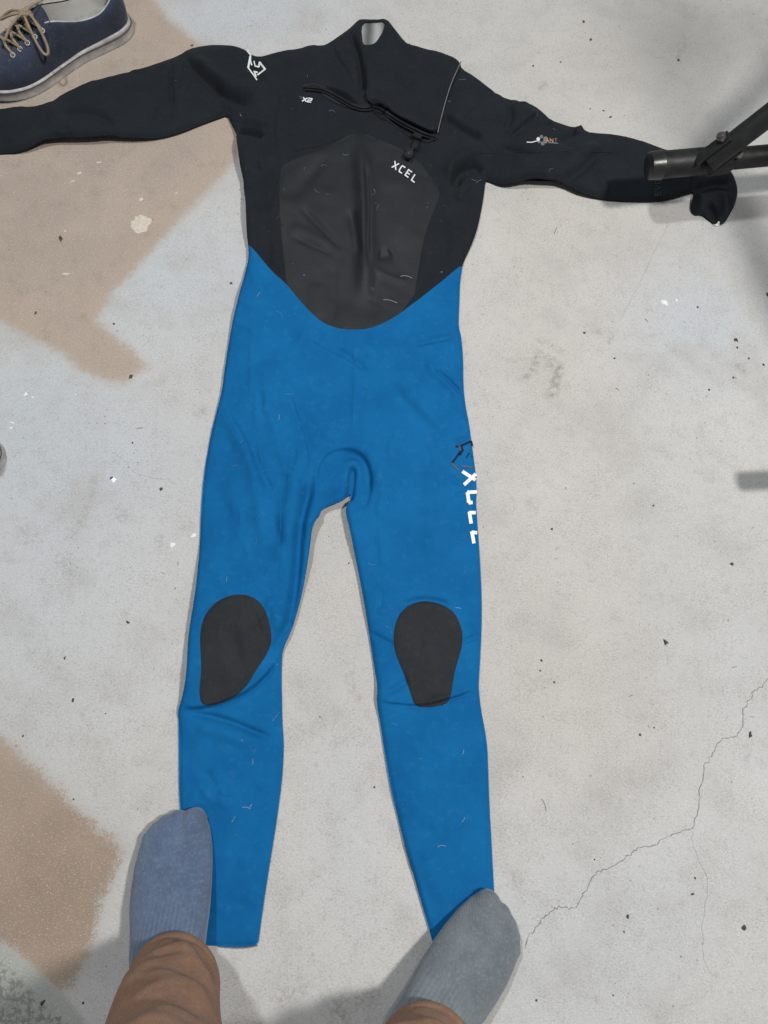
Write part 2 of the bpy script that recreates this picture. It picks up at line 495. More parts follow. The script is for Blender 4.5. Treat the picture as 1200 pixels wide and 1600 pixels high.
def ribbon(P, w, z, jitter=0.0, seed=1, sub=3):
    """ragged strip lying on the floor"""
    r = np.random.default_rng(seed)
    P = pts(P)
    Q = []
    for a, b in zip(P[:-1], P[1:]):
        for k in range(sub):
            Q.append(a + (b - a) * k / sub + r.normal(0, jitter, 2))
    Q.append(P[-1]); Q = np.array(Q)
    T = np.gradient(Q, axis=0); T /= np.linalg.norm(T, axis=1)[:, None] + 1e-9
    N = np.stack([-T[:, 1], T[:, 0]], -1)
    n = len(Q)
    ww = w * r.uniform(0.35, 1.25, n)[:, None]
    ww[0] = ww[-1] = w * 0.1
    V = np.vstack([Q + N * ww, Q - N * ww])
    V = np.c_[V, np.full(len(V), z)]
    return V, [(i, i + n, i + 1 + n, i + 1) for i in range(n - 1)]
ck = [(818, 1480), (832, 1458), (846, 1436), (862, 1424), (874, 1416), (889, 1420), (905, 1413), (914, 1392), (922, 1375), (932, 1362), (950, 1358), (972, 1347), (988, 1332), (998, 1323), (1020, 1322),
      (1042, 1307), (1062, 1300), (1080, 1296), (1088, 1278), (1093, 1262), (1092, 1248), (1097, 1222), (1102, 1196), (1112, 1180), (1122, 1160), (1135, 1153), (1152, 1149), (1160, 1135), (1161, 1110),
      (1170, 1094), (1178, 1079), (1190, 1074), (1200, 1060), (1225, 1030), (1250, 990)]
cr = mesh('crack', *ribbon(ck, 0.0006, 0.0004, 0.0011, 3, 5), M['crack'], floor, False)
mesh('crack', *ribbon([(1080, 1296), (1086, 1330), (1106, 1370), (1098, 1440), (1098, 1490), (1112, 1530)], 0.00022, 0.0004, 0.0012, 4, 5), M['faint_crack'], floor, False)
mesh('crack', *ribbon([(176, 706), (195, 720), (213, 740), (240, 747), (262, 748), (275, 757)], 0.00025, 0.0004, 0.0010, 5, 5), M['faint_crack'], floor, False)
mesh('crack', *ribbon([(1045, 350), (1028, 382), (1010, 420), (990, 460), (970, 497)], 0.00018, 0.0004, 0.0005, 6, 5), M['faint_crack'], floor, False)

def splat(name, u, v, r, mat, seed, aspect=1.0, rough=0.22, h=0.0006, parent=None, n=22, rot=0.0):
    g = np.random.default_rng(seed)
    m = (CAM_H / (sP + (v - 800) / FPX * cP)) / FPX
    c = U(u, v)
    a = np.linspace(0, 2 * math.pi, n, endpoint=False)
    rr = r * m * (1 + rough * g.normal(0, 1, n) * 0.6)
    x, y = rr * np.cos(a), rr * np.sin(a) * aspect
    x, y = x * math.cos(rot) - y * math.sin(rot), x * math.sin(rot) + y * math.cos(rot)
    V = [(c[0], c[1], h * 1.3)]
    V += [(c[0] + .75 * x[i], c[1] + .75 * y[i], h) for i in range(n)]
    V += [(c[0] + x[i], c[1] + y[i], 0.0002) for i in range(n)]
    F = [(0, 1 + i, 1 + (i + 1) % n) for i in range(n)]
    F += [(1 + i, 1 + n + i, 1 + n + (i + 1) % n, 1 + (i + 1) % n) for i in range(n)]
    return mesh(name, V, F, mat, parent)
splat('paint_splat', 220, 350, 15, M['splat'], 11, 1.1, parent=floor)['label'] = 'round cream paint blob on the brown stain'
for i, (u, v, r, a, ro) in enumerate([(124, 271, 4, .6, .5), (154, 254, 4, .5, .3), (221, 311, 4.5, .7, 0), (275, 302, 3.5, .5, .6), (103, 428, 6, .4, .0), (113, 283, 3, .6, .6), (102, 361, 2, 1, 0)]):
    splat('paint_fleck', u, v, r, M['splat'], 20 + i, a, 0.4, parent=floor, n=10, rot=ro)
for i, (u, v, r, a, ro) in enumerate([(270, 851, 6, .6, .3), (303, 837, 4.5, .8, .2), (40, 616, 3.5, .9, 0), (18, 660, 4, .4, -.3), (17, 669, 2, 1, 0), (1039, 473, 6, .6, -.7), (51, 621, 2, .7, 0), (118, 617, 2, .6, 0), (1057, 469, 2, 1, 0)]):
    splat('paint_fleck', u, v, r, M['white_splat'], 40 + i, a, 0.45, parent=floor, n=10, rot=ro)

# ------------------------------------------------------------------ wetsuit: one height field, cut into its panels
OUT = [(-62, 178), (-40, 168), (0, 169), (30, 164), (50, 166), (75, 160), (100, 145), (133, 129), (170, 119), (215, 108), (250, 95), (277, 86), (293, 75), (320, 69), (355, 68),
       (371, 70), (386, 76), (395, 84), (405, 87), (416, 84), (440, 78), (465, 75), (486, 67), (503, 70), (514, 65), (530, 53), (546, 40), (558, 29), (563, 27), (584, 29), (605, 26), (617, 42),
       (633, 62), (640, 67), (660, 72), (690, 82), (712, 89), (719, 95), (722, 106), (745, 120), (775, 142), (793, 154), (815, 155), (838, 165), (850, 175), (862, 187), (880, 193), (896, 197),
       (904, 194), (911, 196), (917, 204), (935, 206), (960, 207), (985, 212), (1010, 220), (1045, 233), (1083, 240), (1115, 245), (1140, 260), (1150, 275), (1155, 296), (1150, 318), (1141, 334),
       (1134, 346), (1120, 351), (1111, 343), (1101, 333), (1087, 333), (1081, 323), (1085, 305), (1086, 294), (1070, 300), (1050, 307), (1030, 311), (1000, 311), (960, 309), (925, 303), (900, 295),
       (885, 285), (873, 280), (850, 278), (835, 277), (820, 280), (795, 286), (780, 285), (765, 280), (759, 279), (757, 300), (752, 330), (745, 360), (735, 385), (725, 406), (722, 418), (719, 440), (718, 470),
       (717, 495), (717, 510), (721, 525), (724, 560), (724, 600), (727, 630), (733, 660), (737, 690), (741, 720), (744, 745), (745, 765), (744, 785), (745, 800), (747, 830), (750, 870),
       (753, 930), (753, 970), (752, 1000), (750, 1040), (748, 1070), (749, 1085), (752, 1110), (758, 1140), (762, 1170), (763, 1200), (765, 1260), (768, 1310), (771, 1370), (774, 1415), (777, 1455),
       (779, 1476), (730, 1487), (683, 1493), (679, 1485), (670, 1450), (655, 1400), (647, 1370), (638, 1340), (632, 1320), (622, 1280), (612, 1240), (605, 1200), (599, 1165), (594, 1130), (588, 1097),
       (590, 1072), (585, 1045), (578, 1000), (572, 960), (565, 920), (557, 880), (550, 845), (545, 820), (540, 802), (540, 791), (546, 783), (548, 766), (541, 775), (534, 781), (515, 788), (501, 795), (499, 804),
       (492, 811), (487, 824), (485, 840), (482, 865), (476, 900), (470, 930), (460, 965), (452, 990), (443, 1010), (440, 1024), (439, 1060), (440, 1090), (440, 1120), (442, 1150), (443, 1170),
       (440, 1220), (432, 1280), (424, 1330), (416, 1380), (410, 1420), (404, 1465), (402, 1478), (366, 1481), (342, 1479), (304, 1477), (292, 1400), (285, 1320), (281, 1265), (279, 1230), (279, 1180), (278, 1130), (276, 1110), (282, 1092),
       (286, 1075), (290, 1050), (292, 1010), (294, 985), (300, 950), (305, 920), (308, 890), (311, 850), (313, 800), (318, 740), (325, 700), (333, 660), (342, 625), (347, 600), (350, 575),
       (357, 530), (365, 490), (375, 450), (383, 420), (388, 400), (387, 380), (385, 365), (384, 340), (383, 310), (380, 295), (380, 280), (375, 260), (372, 240), (369, 215), (368, 204),
       (360, 190), (354, 177), (340, 182), (310, 193), (280, 205), (250, 212), (220, 214), (190, 212), (170, 209), (150, 211), (110, 213), (80, 214), (62, 219), (45, 228), (25, 235), (0, 237), (-40, 242), (-60, 240)]
# where an edge stands off the floor: pixel, radius in pixels, height in metres
LIFT = [(375, 250, 45, .022), (384, 340, 60, .020), (366, 470, 70, .014), (345, 600, 60, .008), (300, 950, 90, .015), (287, 1060, 45, .020), (482, 870, 60, .018), (488, 815, 30, .014), (545, 830, 45, .012),
        (565, 930, 60, .007), (460, 970, 40, .012), (150, 205, 80, .016), (60, 210, 40, .010), (200, 130, 100, .008), (830, 275, 45, .026), (905, 285, 50, .010), (780, 160, 90, .008), (1110, 300, 45, .006),
        (640, 1330, 50, .005), (740, 360, 60, .004), (600, 60, 60, .012), (540, 50, 50, .006), (590, 1090, 30, .006), (535, 785, 20, .012), (350, 100, 60, .012), (1000, 260, 80, .008), (700, 110, 60, .010)]
LC = [(U(u, v), r * (CAM_H / (sP + (v - 800) / FPX * cP)) / FPX, a) for u, v, r, a in LIFT]
def lift(X, Y):
    z = np.zeros(np.shape(X))
    for c, r, a in LC:
        z = z + a * np.exp(-((X - c[0]) ** 2 + (Y - c[1]) ** 2) / (r * r))
    return z
Z0 = 0.0065
def trace(P, extra=0.0, n=1, closed=True):
    """a pixel outline brought onto the suit's own surface height"""
    P = chaikin(P, n, closed)
    Q = U(P[:, 0], P[:, 1], 0.01)[:, :2]
    for _ in range(2):
        z = Z0 + lift(Q[:, 0], Q[:, 1]) + extra
        Q = U(P[:, 0], P[:, 1], z)[:, :2]
    return Q
outline = trace(OUT)
STEP = 0.002
x0, x1 = outline[:, 0].min() - .01, outline[:, 0].max() + .01
y0, y1 = outline[:, 1].min() - .01, outline[:, 1].max() + .01
GX, GY = np.meshgrid(np.arange(x0, x1, STEP), np.arange(y0, y1, STEP))
PHI = np.full(GX.shape, 1.0)
ins = inside(GX, GY, outline)
near = ins.copy()
for _ in range(3):
    near[1:] |= near[:-1]; near[:-1] |= near[1:]; near[:, 1:] |= near[:, :-1]; near[:, :-1] |= near[:, 1:]
d, _, _ = seg_dist(GX[near], GY[near], outline, True)
PHI[near] = np.where(ins[near], -d, d)
XN, YN = GX[near], GY[near]
DIN = np.maximum(-PHI[near], 0)

# broad fullness: pixel, radius, height
FULL = [(565, 300, 150, .016), (500, 120, 110, .010), (660, 120, 90, .008), (250, 150, 110, .010), (850, 230, 110, .010), (1000, 265, 90, .006), (400, 600, 110, .006), (650, 620, 120, .006),
        (385, 760, 90, .010), (640, 780, 100, .008), (370, 990, 70, .012), (660, 1010, 70, .008), (360, 1180, 80, .006), (680, 1200, 80, .004), (1115, 305, 30, .002), (320, 110, 60, .010), (730, 200, 60, .008), (60, 190, 70, .006)]
# creases and ridges: pixel polyline, kind (r ridge / v valley / s step, high on its left), width mm, height mm
FOLD = [([(494, 728), (480, 770), (466, 825), (464, 880), (456, 950), (436, 1010)], 'v', 8, 9), ([(470, 690), (462, 750), (446, 830), (440, 900)], 'r', 14, 5),
        ([(502, 800), (496, 750), (505, 716), (530, 703), (558, 704), (576, 725), (581, 760), (566, 805)], 's', 12, 3),
        ([(552, 726), (549, 752), (546, 782)], 'v', 4.5, 11), ([(528, 722), (548, 708), (566, 714), (576, 742), (572, 775)], 'v', 9, 5), ([(450, 598), (468, 650), (482, 696), (487, 722), (478, 752)], 'S', 13, 2.6), ([(352, 628), (374, 666), (394, 700), (402, 732)], 'S', 11, 1.8), ([(396, 515), (397, 580), (395, 645)], 'S', 11, 1.3), ([(470, 520), (510, 545), (545, 562), (572, 580)], 'S', 8, 1.6),
        ([(344, 632), (372, 680), (396, 735), (408, 800), (412, 870)], 'r', 12, 3.5), ([(408, 560), (420, 640), (440, 710), (455, 760)], 'r', 9, 2.5), ([(398, 520), (396, 600), (405, 680)], 'r', 7, 1.8),
        ([(395, 700), (410, 745), (430, 775)], 'v', 6, 3), ([(420, 800), (440, 850), (460, 870)], 'v', 10, 3.5), ([(320, 740), (350, 790), (360, 860)], 'v', 14, 2.5),
        ([(676, 575), (700, 592), (724, 616)], 'v', 4, 5), ([(660, 560), (690, 590), (720, 625)], 'r', 8, 3), ([(640, 540), (690, 527), (717, 520)], 'v', 6, 3.5), ([(560, 530), (600, 537), (640, 533)], 'v', 7, 2),
        ([(520, 540), (550, 560), (575, 580)], 'v', 6, 2.5), ([(570, 580), (620, 590), (660, 630), (690, 680)], 'r', 12, 2.2), ([(555, 520), (556, 600), (550, 690)], 'r', 5, 1.3), ([(610, 600), (650, 650), (700, 690)], 'v', 8, 2),
        ([(440, 450), (455, 500), (470, 540)], 'v', 9, 2.2), ([(388, 400), (400, 440), (420, 470)], 'r', 10, 3), ([(600, 740), (592, 800), (600, 900)], 'r', 6, 1.6), ([(655, 700), (650, 800), (655, 900)], 'v', 16, 2.5),
        ([(700, 740), (720, 758), (745, 755)], 'v', 5, 2.5), ([(712, 690), (725, 683), (738, 683)], 'v', 4, 2.5), ([(710, 775), (728, 768), (744, 768)], 'v', 5, 2),
        ([(440, 1021), (425, 1046), (392, 1080), (352, 1098), (320, 1107), (278, 1108)], 'S', 4.5, 8), ([(278, 1111), (320, 1117), (360, 1128), (400, 1145), (432, 1158)], 'v', 5, 4.5), ([(300, 1135), (350, 1145), (400, 1165)], 'r', 9, 3),
        ([(748, 1077), (705, 1093), (660, 1104), (625, 1102), (588, 1097)], 'S', 4, 6), ([(622, 950), (645, 938), (675, 936), (712, 948)], 'v', 4, 3.5), ([(575, 985), (600, 1000), (618, 1010)], 'v', 4, 2.5), ([(722, 1005), (740, 995), (752, 990)], 'v', 4, 2.5),
        ([(600, 1085), (620, 1075), (640, 1060)], 'v', 5, 2.5), ([(455, 960), (440, 990), (425, 1020)], 'v', 7, 4), ([(418, 930), (432, 960), (440, 990)], 'r', 9, 3), ([(320, 870), (345, 905), (360, 925)], 'r', 9, 2), ([(310, 960), (330, 940), (360, 928)], 'v', 5, 2),
        ([(360, 975), (368, 1005), (372, 1040)], 'v', 10, 3), ([(640, 1330), (660, 1400), (675, 1450)], 'r', 6, 1.2), ([(290, 1240), (330, 1250), (360, 1240)], 'r', 10, 1.3), ([(340, 1400), (380, 1420), (405, 1425)], 'v', 12, 1.2),
        # smooth chest panel
        ([(563, 218), (568, 290), (573, 360), (572, 420), (566, 485)], 'r', 15, 15), ([(571, 255), (576, 330), (574, 390), (578, 432)], 'v', 4.5, 8), ([(466, 322), (500, 358), (526, 384), (540, 396)], 'v', 6, 3),
        ([(452, 368), (490, 388), (524, 402)], 'v', 5, 2), ([(450, 352), (490, 372), (522, 390)], 'r', 9, 2.2), ([(548, 330), (556, 370), (562, 410)], 'v', 8, 6), ([(590, 400), (600, 402), (612, 396)], 'v', 10, 5), ([(584, 420), (600, 432), (640, 442)], 'r', 6, 2.2),
        ([(522, 410), (520, 450), (522, 510)], 'v', 8, 1.8), ([(590, 430), (585, 470), (590, 500)], 'v', 8, 1.8), ([(500, 440), (490, 470), (500, 500)], 'r', 16, 2), ([(620, 270), (640, 330), (630, 400)], 'r', 25, 4),
        # black upper body
        ([(556, 212), (520, 230), (500, 236), (470, 240), (436, 244)], 'S', 9, 5), ([(514, 246), (488, 274), (450, 318)], 'v', 14, 4), ([(590, 228), (570, 212), (552, 214)], 'v', 6, 3), ([(440, 150), (432, 200), (438, 250), (437, 330)], 'r', 5, 1.6),
        ([(283, 84), (312, 122), (350, 150), (400, 168)], 'v', 9, 10), ([(300, 95), (335, 122), (372, 140), (420, 150)], 'r', 13, 7), ([(366, 200), (388, 203), (414, 212)], 'v', 7, 10), ([(380, 190), (400, 192), (420, 200)], 'r', 8, 6), ([(270, 93), (267, 140), (272, 178)], 'v', 4, 4),
        ([(355, 175), (350, 150), (330, 128)], 'v', 6, 5), ([(405, 88), (402, 110), (410, 135)], 'v', 9, 5), ([(90, 180), (160, 178), (180, 205)], 'v', 8, 4), ([(60, 180), (120, 170), (200, 160)], 'r', 16, 4), ([(375, 280), (400, 310), (420, 330)], 'v', 8, 3),
        ([(758, 262), (733, 262), (714, 274), (710, 298)], 'v', 8, 12), ([(760, 240), (725, 248), (704, 262), (700, 285)], 'r', 10, 7), ([(686, 183), (716, 203), (757, 224)], 'v', 7, 8), ([(735, 290), (722, 300), (715, 320)], 'r', 8, 5),
        ([(793, 156), (800, 185), (786, 212)], 'v', 7, 6), ([(848, 172), (828, 190), (806, 210), (790, 225)], 'S', 10, 6), ([(865, 190), (842, 196), (815, 215)], 'v', 7, 5), ([(900, 198), (890, 215), (870, 228)], 'v', 6, 5), ([(908, 196), (905, 206), (900, 215)], 'r', 7, 6),
        ([(876, 281), (900, 270), (920, 255), (930, 242), (965, 236)], 'v', 9, 7), ([(770, 228), (815, 240), (868, 246)], 'v', 6, 5), ([(880, 245), (910, 240), (940, 228)], 'r', 14, 5), ([(930, 270), (945, 285), (950, 300)], 'r', 7, 2.5), ([(1000, 285), (1050, 275), (1090, 262)], 'r', 16, 6),
        ([(1086, 292), (1110, 284), (1150, 280)], 'v', 7, 6), ([(1086, 310), (1112, 302), (1152, 305)], 'r', 7, 3), ([(1108, 312), (1116, 326), (1120, 345)], 'v', 5, 9), ([(1126, 300), (1134, 318), (1132, 340)], 'r', 6, 4), ([(1092, 300), (1098, 316), (1096, 330)], 'r', 6, 4), ([(700, 330), (690, 380), (700, 420)], 'v', 16, 3), ([(405, 240), (410, 300), (420, 380)], 'v', 16, 4),
        ([(545, 45), (562, 90), (565, 125), (568, 158)], 'v', 6, 11), ([(520, 65), (535, 100), (555, 125), (600, 118), (640, 70)], 'r', 4, 1.4), ([(500, 138), (530, 153), (562, 170)], 'v', 5, 6), ([(475, 135), (500, 138), (530, 148), (560, 160)], 'r', 5, 4),
        ([(580, 166), (592, 178), (604, 184)], 'v', 9, 7), ([(604, 186), (630, 208), (652, 222), (674, 222)], 'v', 5, 5)]
rc = np.random.default_rng(21)
def small_creases(n, box, amp, ang0, spread):
    for _ in range(n):
        u, v = rc.uniform(box[0], box[2]), rc.uniform(box[1], box[3])
        a_ = ang0 + rc.normal(0, spread); l_ = rc.uniform(14, 48); c_ = rc.normal(0, .5)
        P = [(u + l_ * t * math.cos(a_ + c_ * t), v + l_ * t * math.sin(a_ + c_ * t)) for t in (-.5, -.17, .17, .5)]
        FOLD.append((P, 'v' if rc.random() < .55 else 'r', rc.uniform(2.6, 6), rc.uniform(.35, 1.0) * amp))
small_creases(34, (370, 470, 720, 700), 1.3, .7, .8)
small_creases(26, (320, 700, 480, 1000), 1.3, 1.3, .5)
small_creases(22, (560, 700, 745, 1000), 1.2, 1.5, .6)
small_creases(16, (285, 1090, 440, 1300), 1.0, .4, .6)
small_creases(16, (600, 1090, 760, 1350), 1.0, 2.6, .6)
small_creases(40, (20, 90, 400, 235), 1.5, 2.8, .6)
small_creases(36, (700, 130, 1100, 300), 1.5, .2, .6)
small_creases(26, (390, 90, 740, 250), 1.3, .5, .9)
small_creases(14, (375, 250, 440, 430), 1.4, 1.3, .4)
small_creases(14, (660, 250, 750, 440), 1.4, 1.7, .4)
ZN = Z0 + lift(XN, YN)
A = np.full(XN.shape, .005)
for u, v, r, a in FULL:
    c = U(u, v, .01); m = (CAM_H / (sP + (v - 800) / FPX * cP)) / FPX * r
    A += a * np.exp(-((XN - c[0]) ** 2 + (YN - c[1]) ** 2) / (m * m))
ZN += A * (1 - np.exp(-DIN / .022))
ZN -= .0045 * (1 - np.minimum(DIN / .007, 1)) ** 2
for P, kind, w, a in FOLD:
    Q = trace(P if kind != 'S' else P[::-1], 0.008, 2, False)
    kind = kind.lower()
    um, vm = np.mean(np.array(P), 0)
    w, a = w / 1000, a / 1000 * (1.0 if 440 < um < 690 and 210 < vm < 520 else 1.6)
    bb = (XN > Q[:, 0].min() - 4 * w) & (XN < Q[:, 0].max() + 4 * w) & (YN > Q[:, 1].min() - 4 * w) & (YN < Q[:, 1].max() + 4 * w)
    d, t, s = seg_dist(XN[bb], YN[bb], Q, False)
    tp = np.clip(np.minimum(t, 1 - t) * 4.5, 0, 1); tp = tp * tp * (3 - 2 * tp)
    if kind == 's':
        k = np.clip(d / .0042, 0, 1); k = k * k * (3 - 2 * k)
        q = np.where(s > 0, np.exp(-d / (2.2 * w)) * (-.35 + 1.35 * k), -.35 * np.exp(-(d / w) ** 2)) * tp
        ZN[bb] += a * q
    else:
        ZN[bb] += (a if kind == 'r' else -a) * np.exp(-(d / w) ** 2) * tp
ZN += .0011 * vnoise(XN, YN, .045, 3) + .0006 * vnoise(XN + .3 * YN, YN, .021, 4) + .0016 * vnoise(XN, YN, .11, 5)
ZN = np.maximum(ZN, 0.0045)
ZG = np.full(GX.shape, np.nan); ZG[near] = ZN
# fill outward so that samples just off the edge stay sane
for _ in range(8):
    nanm = np.isnan(ZG)
    acc = np.zeros(ZG.shape); cnt = np.zeros(ZG.shape)
    for dy, dx in ((0, 1), (0, -1), (1, 0), (-1, 0)):
        s = np.roll(ZG, (dy, dx), (0, 1)); ok = ~np.isnan(s)
        acc[ok] += s[ok]; cnt += ok
    m = nanm & (cnt > 0)
    ZG[m] = acc[m] / cnt[m]
ZG = np.nan_to_num(ZG, nan=Z0)
def surf(x, y):
    fx = np.clip((np.asarray(x, float) - x0) / STEP, 0, GX.shape[1] - 1.001); fy = np.clip((np.asarray(y, float) - y0) / STEP, 0, GX.shape[0] - 1.001)
    i, j = fx.astype(int), fy.astype(int); a, b = fx - i, fy - j
    return (ZG[j, i] * (1 - a) + ZG[j, i + 1] * a) * (1 - b) + (ZG[j + 1, i] * (1 - a) + ZG[j + 1, i + 1] * a) * b
def on_suit(u, v, off=0.0):
    """where the camera ray of a pixel meets the suit"""
    u = np.asarray(u, float); v = np.asarray(v, float)
    z = np.full(u.shape, .015)
    for _ in range(12):
        p = U(u, v, z); z = 0.5 * z + 0.5 * (surf(p[..., 0], p[..., 1]) + off)
    return U(u, v, z)

def clip(phi):
    """triangles of the grid where phi < 0, cut along phi = 0"""
    phi = np.where(np.abs(phi) < 1e-5, -1e-5, phi)
    H, Wd = phi.shape
    I = np.arange(H * Wd).reshape(H, Wd)
    a, b, c, e = I[:-1, :-1].ravel(), I[:-1, 1:].ravel(), I[1:, 1:].ravel(), I[1:, :-1].ravel()
    odd = ((np.arange(H - 1)[:, None] + np.arange(Wd - 1)[None]) % 2).ravel().astype(bool)
    T = np.vstack([np.where(odd[:, None], np.stack([a, b, c], 1), np.stack([a, b, e], 1)), np.where(odd[:, None], np.stack([a, c, e], 1), np.stack([b, c, e], 1))])
    f = phi.ravel()
    k = (f[T] < 0).sum(1)
    X, Y = GX.ravel(), GY.ravel()
    V, keyof, F, rim = [], {}, [], []
    full = T[k == 3]
    ids = np.unique(full)
    def vid(key, x, y):
        i = keyof.get(key)
        if i is None:
            i = keyof[key] = len(V); V.append((x, y))
        return i
    for i in ids.tolist(): vid(i, X[i], Y[i])
    mp = np.zeros(H * Wd, int); mp[ids] = np.arange(len(ids))
    F = mp[full].tolist()
    def cut(p, q):
        if p > q: p, q = q, p
        t = f[p] / (f[p] - f[q])
        return vid((p, q), X[p] + t * (X[q] - X[p]), Y[p] + t * (Y[q] - Y[p]))
    for tri in T[(k == 1) | (k == 2)].tolist():
        inn = [f[i] < 0 for i in tri]
        if sum(inn) == 1:
            r = inn.index(True)
            p, q, s = tri[r], tri[(r + 1) % 3], tri[(r + 2) % 3]
            A_, B_ = cut(p, q), cut(p, s)
            F.append([vid(p, X[p], Y[p]), A_, B_]); rim.append((A_, B_))
        else:
            r = inn.index(False)
            p, q, s = tri[r], tri[(r + 1) % 3], tri[(r + 2) % 3]
            A_, B_ = cut(q, p), cut(s, p)
            qi, si = vid(q, X[q], Y[q]), vid(s, X[s], Y[s])
            F.append([qi, si, B_]); F.append([qi, B_, A_]); rim.append((B_, A_))
    return np.array(V), F, rim

def panel(name, phi, mat, parent, off=0.0, thick=0.0035, round_=0.0, zfun=None):
    V, F, rim = clip(phi)
    z = (zfun or surf)(V[:, 0], V[:, 1]) + off
    if round_ > 0:
        i = np.clip(((V[:, 0] - x0) / STEP).round().astype(int), 0, GX.shape[1] - 1); j = np.clip(((V[:, 1] - y0) / STEP).round().astype(int), 0, GX.shape[0] - 1)
        z = z - round_ * (1 - np.clip(-phi[j, i] / .006, 0, 1)) ** 2
    n = len(V)
    top = np.c_[V, z]
    r = np.unique(np.array(rim).ravel()); mp = {int(a): i for i, a in enumerate(r)}
    up = top[r]; lo = up.copy(); lo[:, 2] = np.maximum(lo[:, 2] - thick, 0.0006)
    k = len(r)
    F = F + [[n + mp[b], n + mp[a], n + k + mp[a], n + k + mp[b]] for a, b in rim]
    return mesh(name, np.vstack([top, up, lo]), F, mat, parent)

def psdf(P, n=2, extra=0.008):
    Q = trace(P, extra, n)
    f = np.full(GX.shape, 1.0)
    bb = (GX > Q[:, 0].min() - .03) & (GX < Q[:, 0].max() + .03) & (GY > Q[:, 1].min() - .03) & (GY < Q[:, 1].max() + .03)
    f[bb] = sdf(GX[bb], GY[bb], Q)
    return f

c0 = U(570, 640)
suit = empty('wetsuit', (c0[0], c0[1], 0))
tag(suit, 'black and blue long-sleeved wetsuit spread flat on the concrete floor', 'wetsuit')
WAIST = [(300, 372), (372, 366), (388, 378), (400, 392), (425, 424), (447, 443), (465, 465), (485, 488), (505, 505), (530, 514), (550, 516), (575, 515), (600, 506), (625, 490), (640, 478), (655, 467), (680, 447), (700, 430), (715, 416), (724, 410), (760, 396), (900, 420), (900, 1600), (200, 1600), (200, 400)]
CHEST = [(438, 262), (460, 252), (490, 243), (512, 236), (535, 222), (555, 213), (572, 213), (590, 224), (612, 232), (632, 242), (652, 256), (670, 276), (688, 302), (681, 325), (667, 358), (658, 395), (652, 430), (646, 470), (560, 560), (450, 470), (446, 420), (441, 380), (438, 335), (437, 300)]
LINER = [(566, 31), (584, 32), (602, 29), (600, 46), (593, 60), (586, 71), (576, 74), (567, 73), (564, 55)]
CUFFL = [(1087, 330), (1101, 327), (1112, 336), (1122, 344), (1128, 338), (1132, 348), (1120, 356), (1095, 345), (1080, 338)]
f_blue, f_chest, f_lin, f_cuff = psdf(WAIST, 1), psdf(CHEST, 1), psdf(LINER, 1), psdf(CUFFL, 1)
mx = np.maximum
upper = panel('upper_body', mx(mx(mx(mx(PHI, -f_blue), -f_chest), -f_lin), -f_cuff), M['black'], suit)
upper['label'] = 'black jersey shoulders and sleeves of the wetsuit'
lower = panel('lower_body', mx(PHI, f_blue), M['blue'], suit)
lower['label'] = 'bright blue jersey hips and legs of the wetsuit'
chest = panel('chest_panel', mx(mx(PHI, f_chest), -f_blue), M['skin'], suit)
chest['label'] = 'smooth charcoal rubber chest panel'
panel('collar_lining', mx(PHI, f_lin), M['silver'], suit, -0.003)
panel('cuff_lining', mx(PHI, f_cuff), M['silver'], suit, -0.003)
panel('back_layer', PHI + .014, M['black'], suit, 0, 0.003, zfun=lambda x, y: np.full(np.shape(x), .0042))
# knee pads
KL = [(334, 944), (350, 934), (372, 929), (392, 931), (408, 942), (418, 960), (424, 985), (424, 1005), (416, 1025), (402, 1045), (390, 1068), (375, 1085), (350, 1097), (325, 1104), (313, 1098), (310, 1078), (314, 1050), (313, 1020), (312, 990), (318, 964)]
KR = [(622, 962), (635, 948), (655, 939), (675, 939), (697, 947), (713, 960), (723, 985), (723, 1005), (718, 1025), (710, 1050), (706, 1080), (700, 1100), (680, 1105), (648, 1105), (642, 1085), (632, 1055), (621, 1030), (615, 1010), (615, 985)]
for P in (KL, KR):
    panel('knee_pad', mx(PHI, psdf(P, 2)), M['pad'], suit, 0.0016, 0.0016, 0.0012)
# collar flap folded across to the right shoulder
FLAP = [(575, 78), (586, 73), (597, 50), (604, 27), (617, 43), (634, 63), (642, 68), (690, 80), (716, 89), (721, 97), (713, 112), (705, 130), (697, 155), (689, 185), (684, 208), (676, 214), (655, 205), (640, 197), (618, 185), (600, 170), (588, 164), (577, 166), (572, 160), (574, 130), (571, 100)]
f_flap = psdf(FLAP, 1, .014)
ZL = trace([(572, 160), (588, 164), (600, 172), (620, 187), (645, 200), (664, 209), (684, 212)], .014, 2, False)
def flap_z(x, y):
    d_, _, _ = seg_dist(x, y, ZL, False)
    return surf(x, y) + .006 * np.exp(-(d_ / .016) ** 2) + .0022 * vnoise(x, y, .038, 31) + .0012 * vnoise(x + y, y, .017, 32)
flap = panel('collar_flap', f_flap, M['black'], suit, 0.0055, 0.0045, 0.002, zfun=flap_z)
flap['label'] = 'black neck flap folded across to one shoulder'
COLL = [(562, 28), (565, 50), (567, 74), (572, 95), (573, 130), (572, 158), (560, 150), (545, 120), (525, 90), (520, 62), (546, 41)]
panel('collar_edge', mx(PHI, psdf(COLL, 1, .01)), M['black'], suit, 0.0022, 0.002, 0.002)

def line_on_suit(P, off, r, n=6, sm=2, sub=1):
    P = chaikin(P, sm, False)
    Q = on_suit(P[:, 0], P[:, 1], off)
    return tube(Q, r, n)
mesh('flap_edge', *line_on_suit([(720, 97), (713, 112), (705, 130), (697, 155), (689, 185), (684, 207)], .0062, .0010), M['edge'], flap)

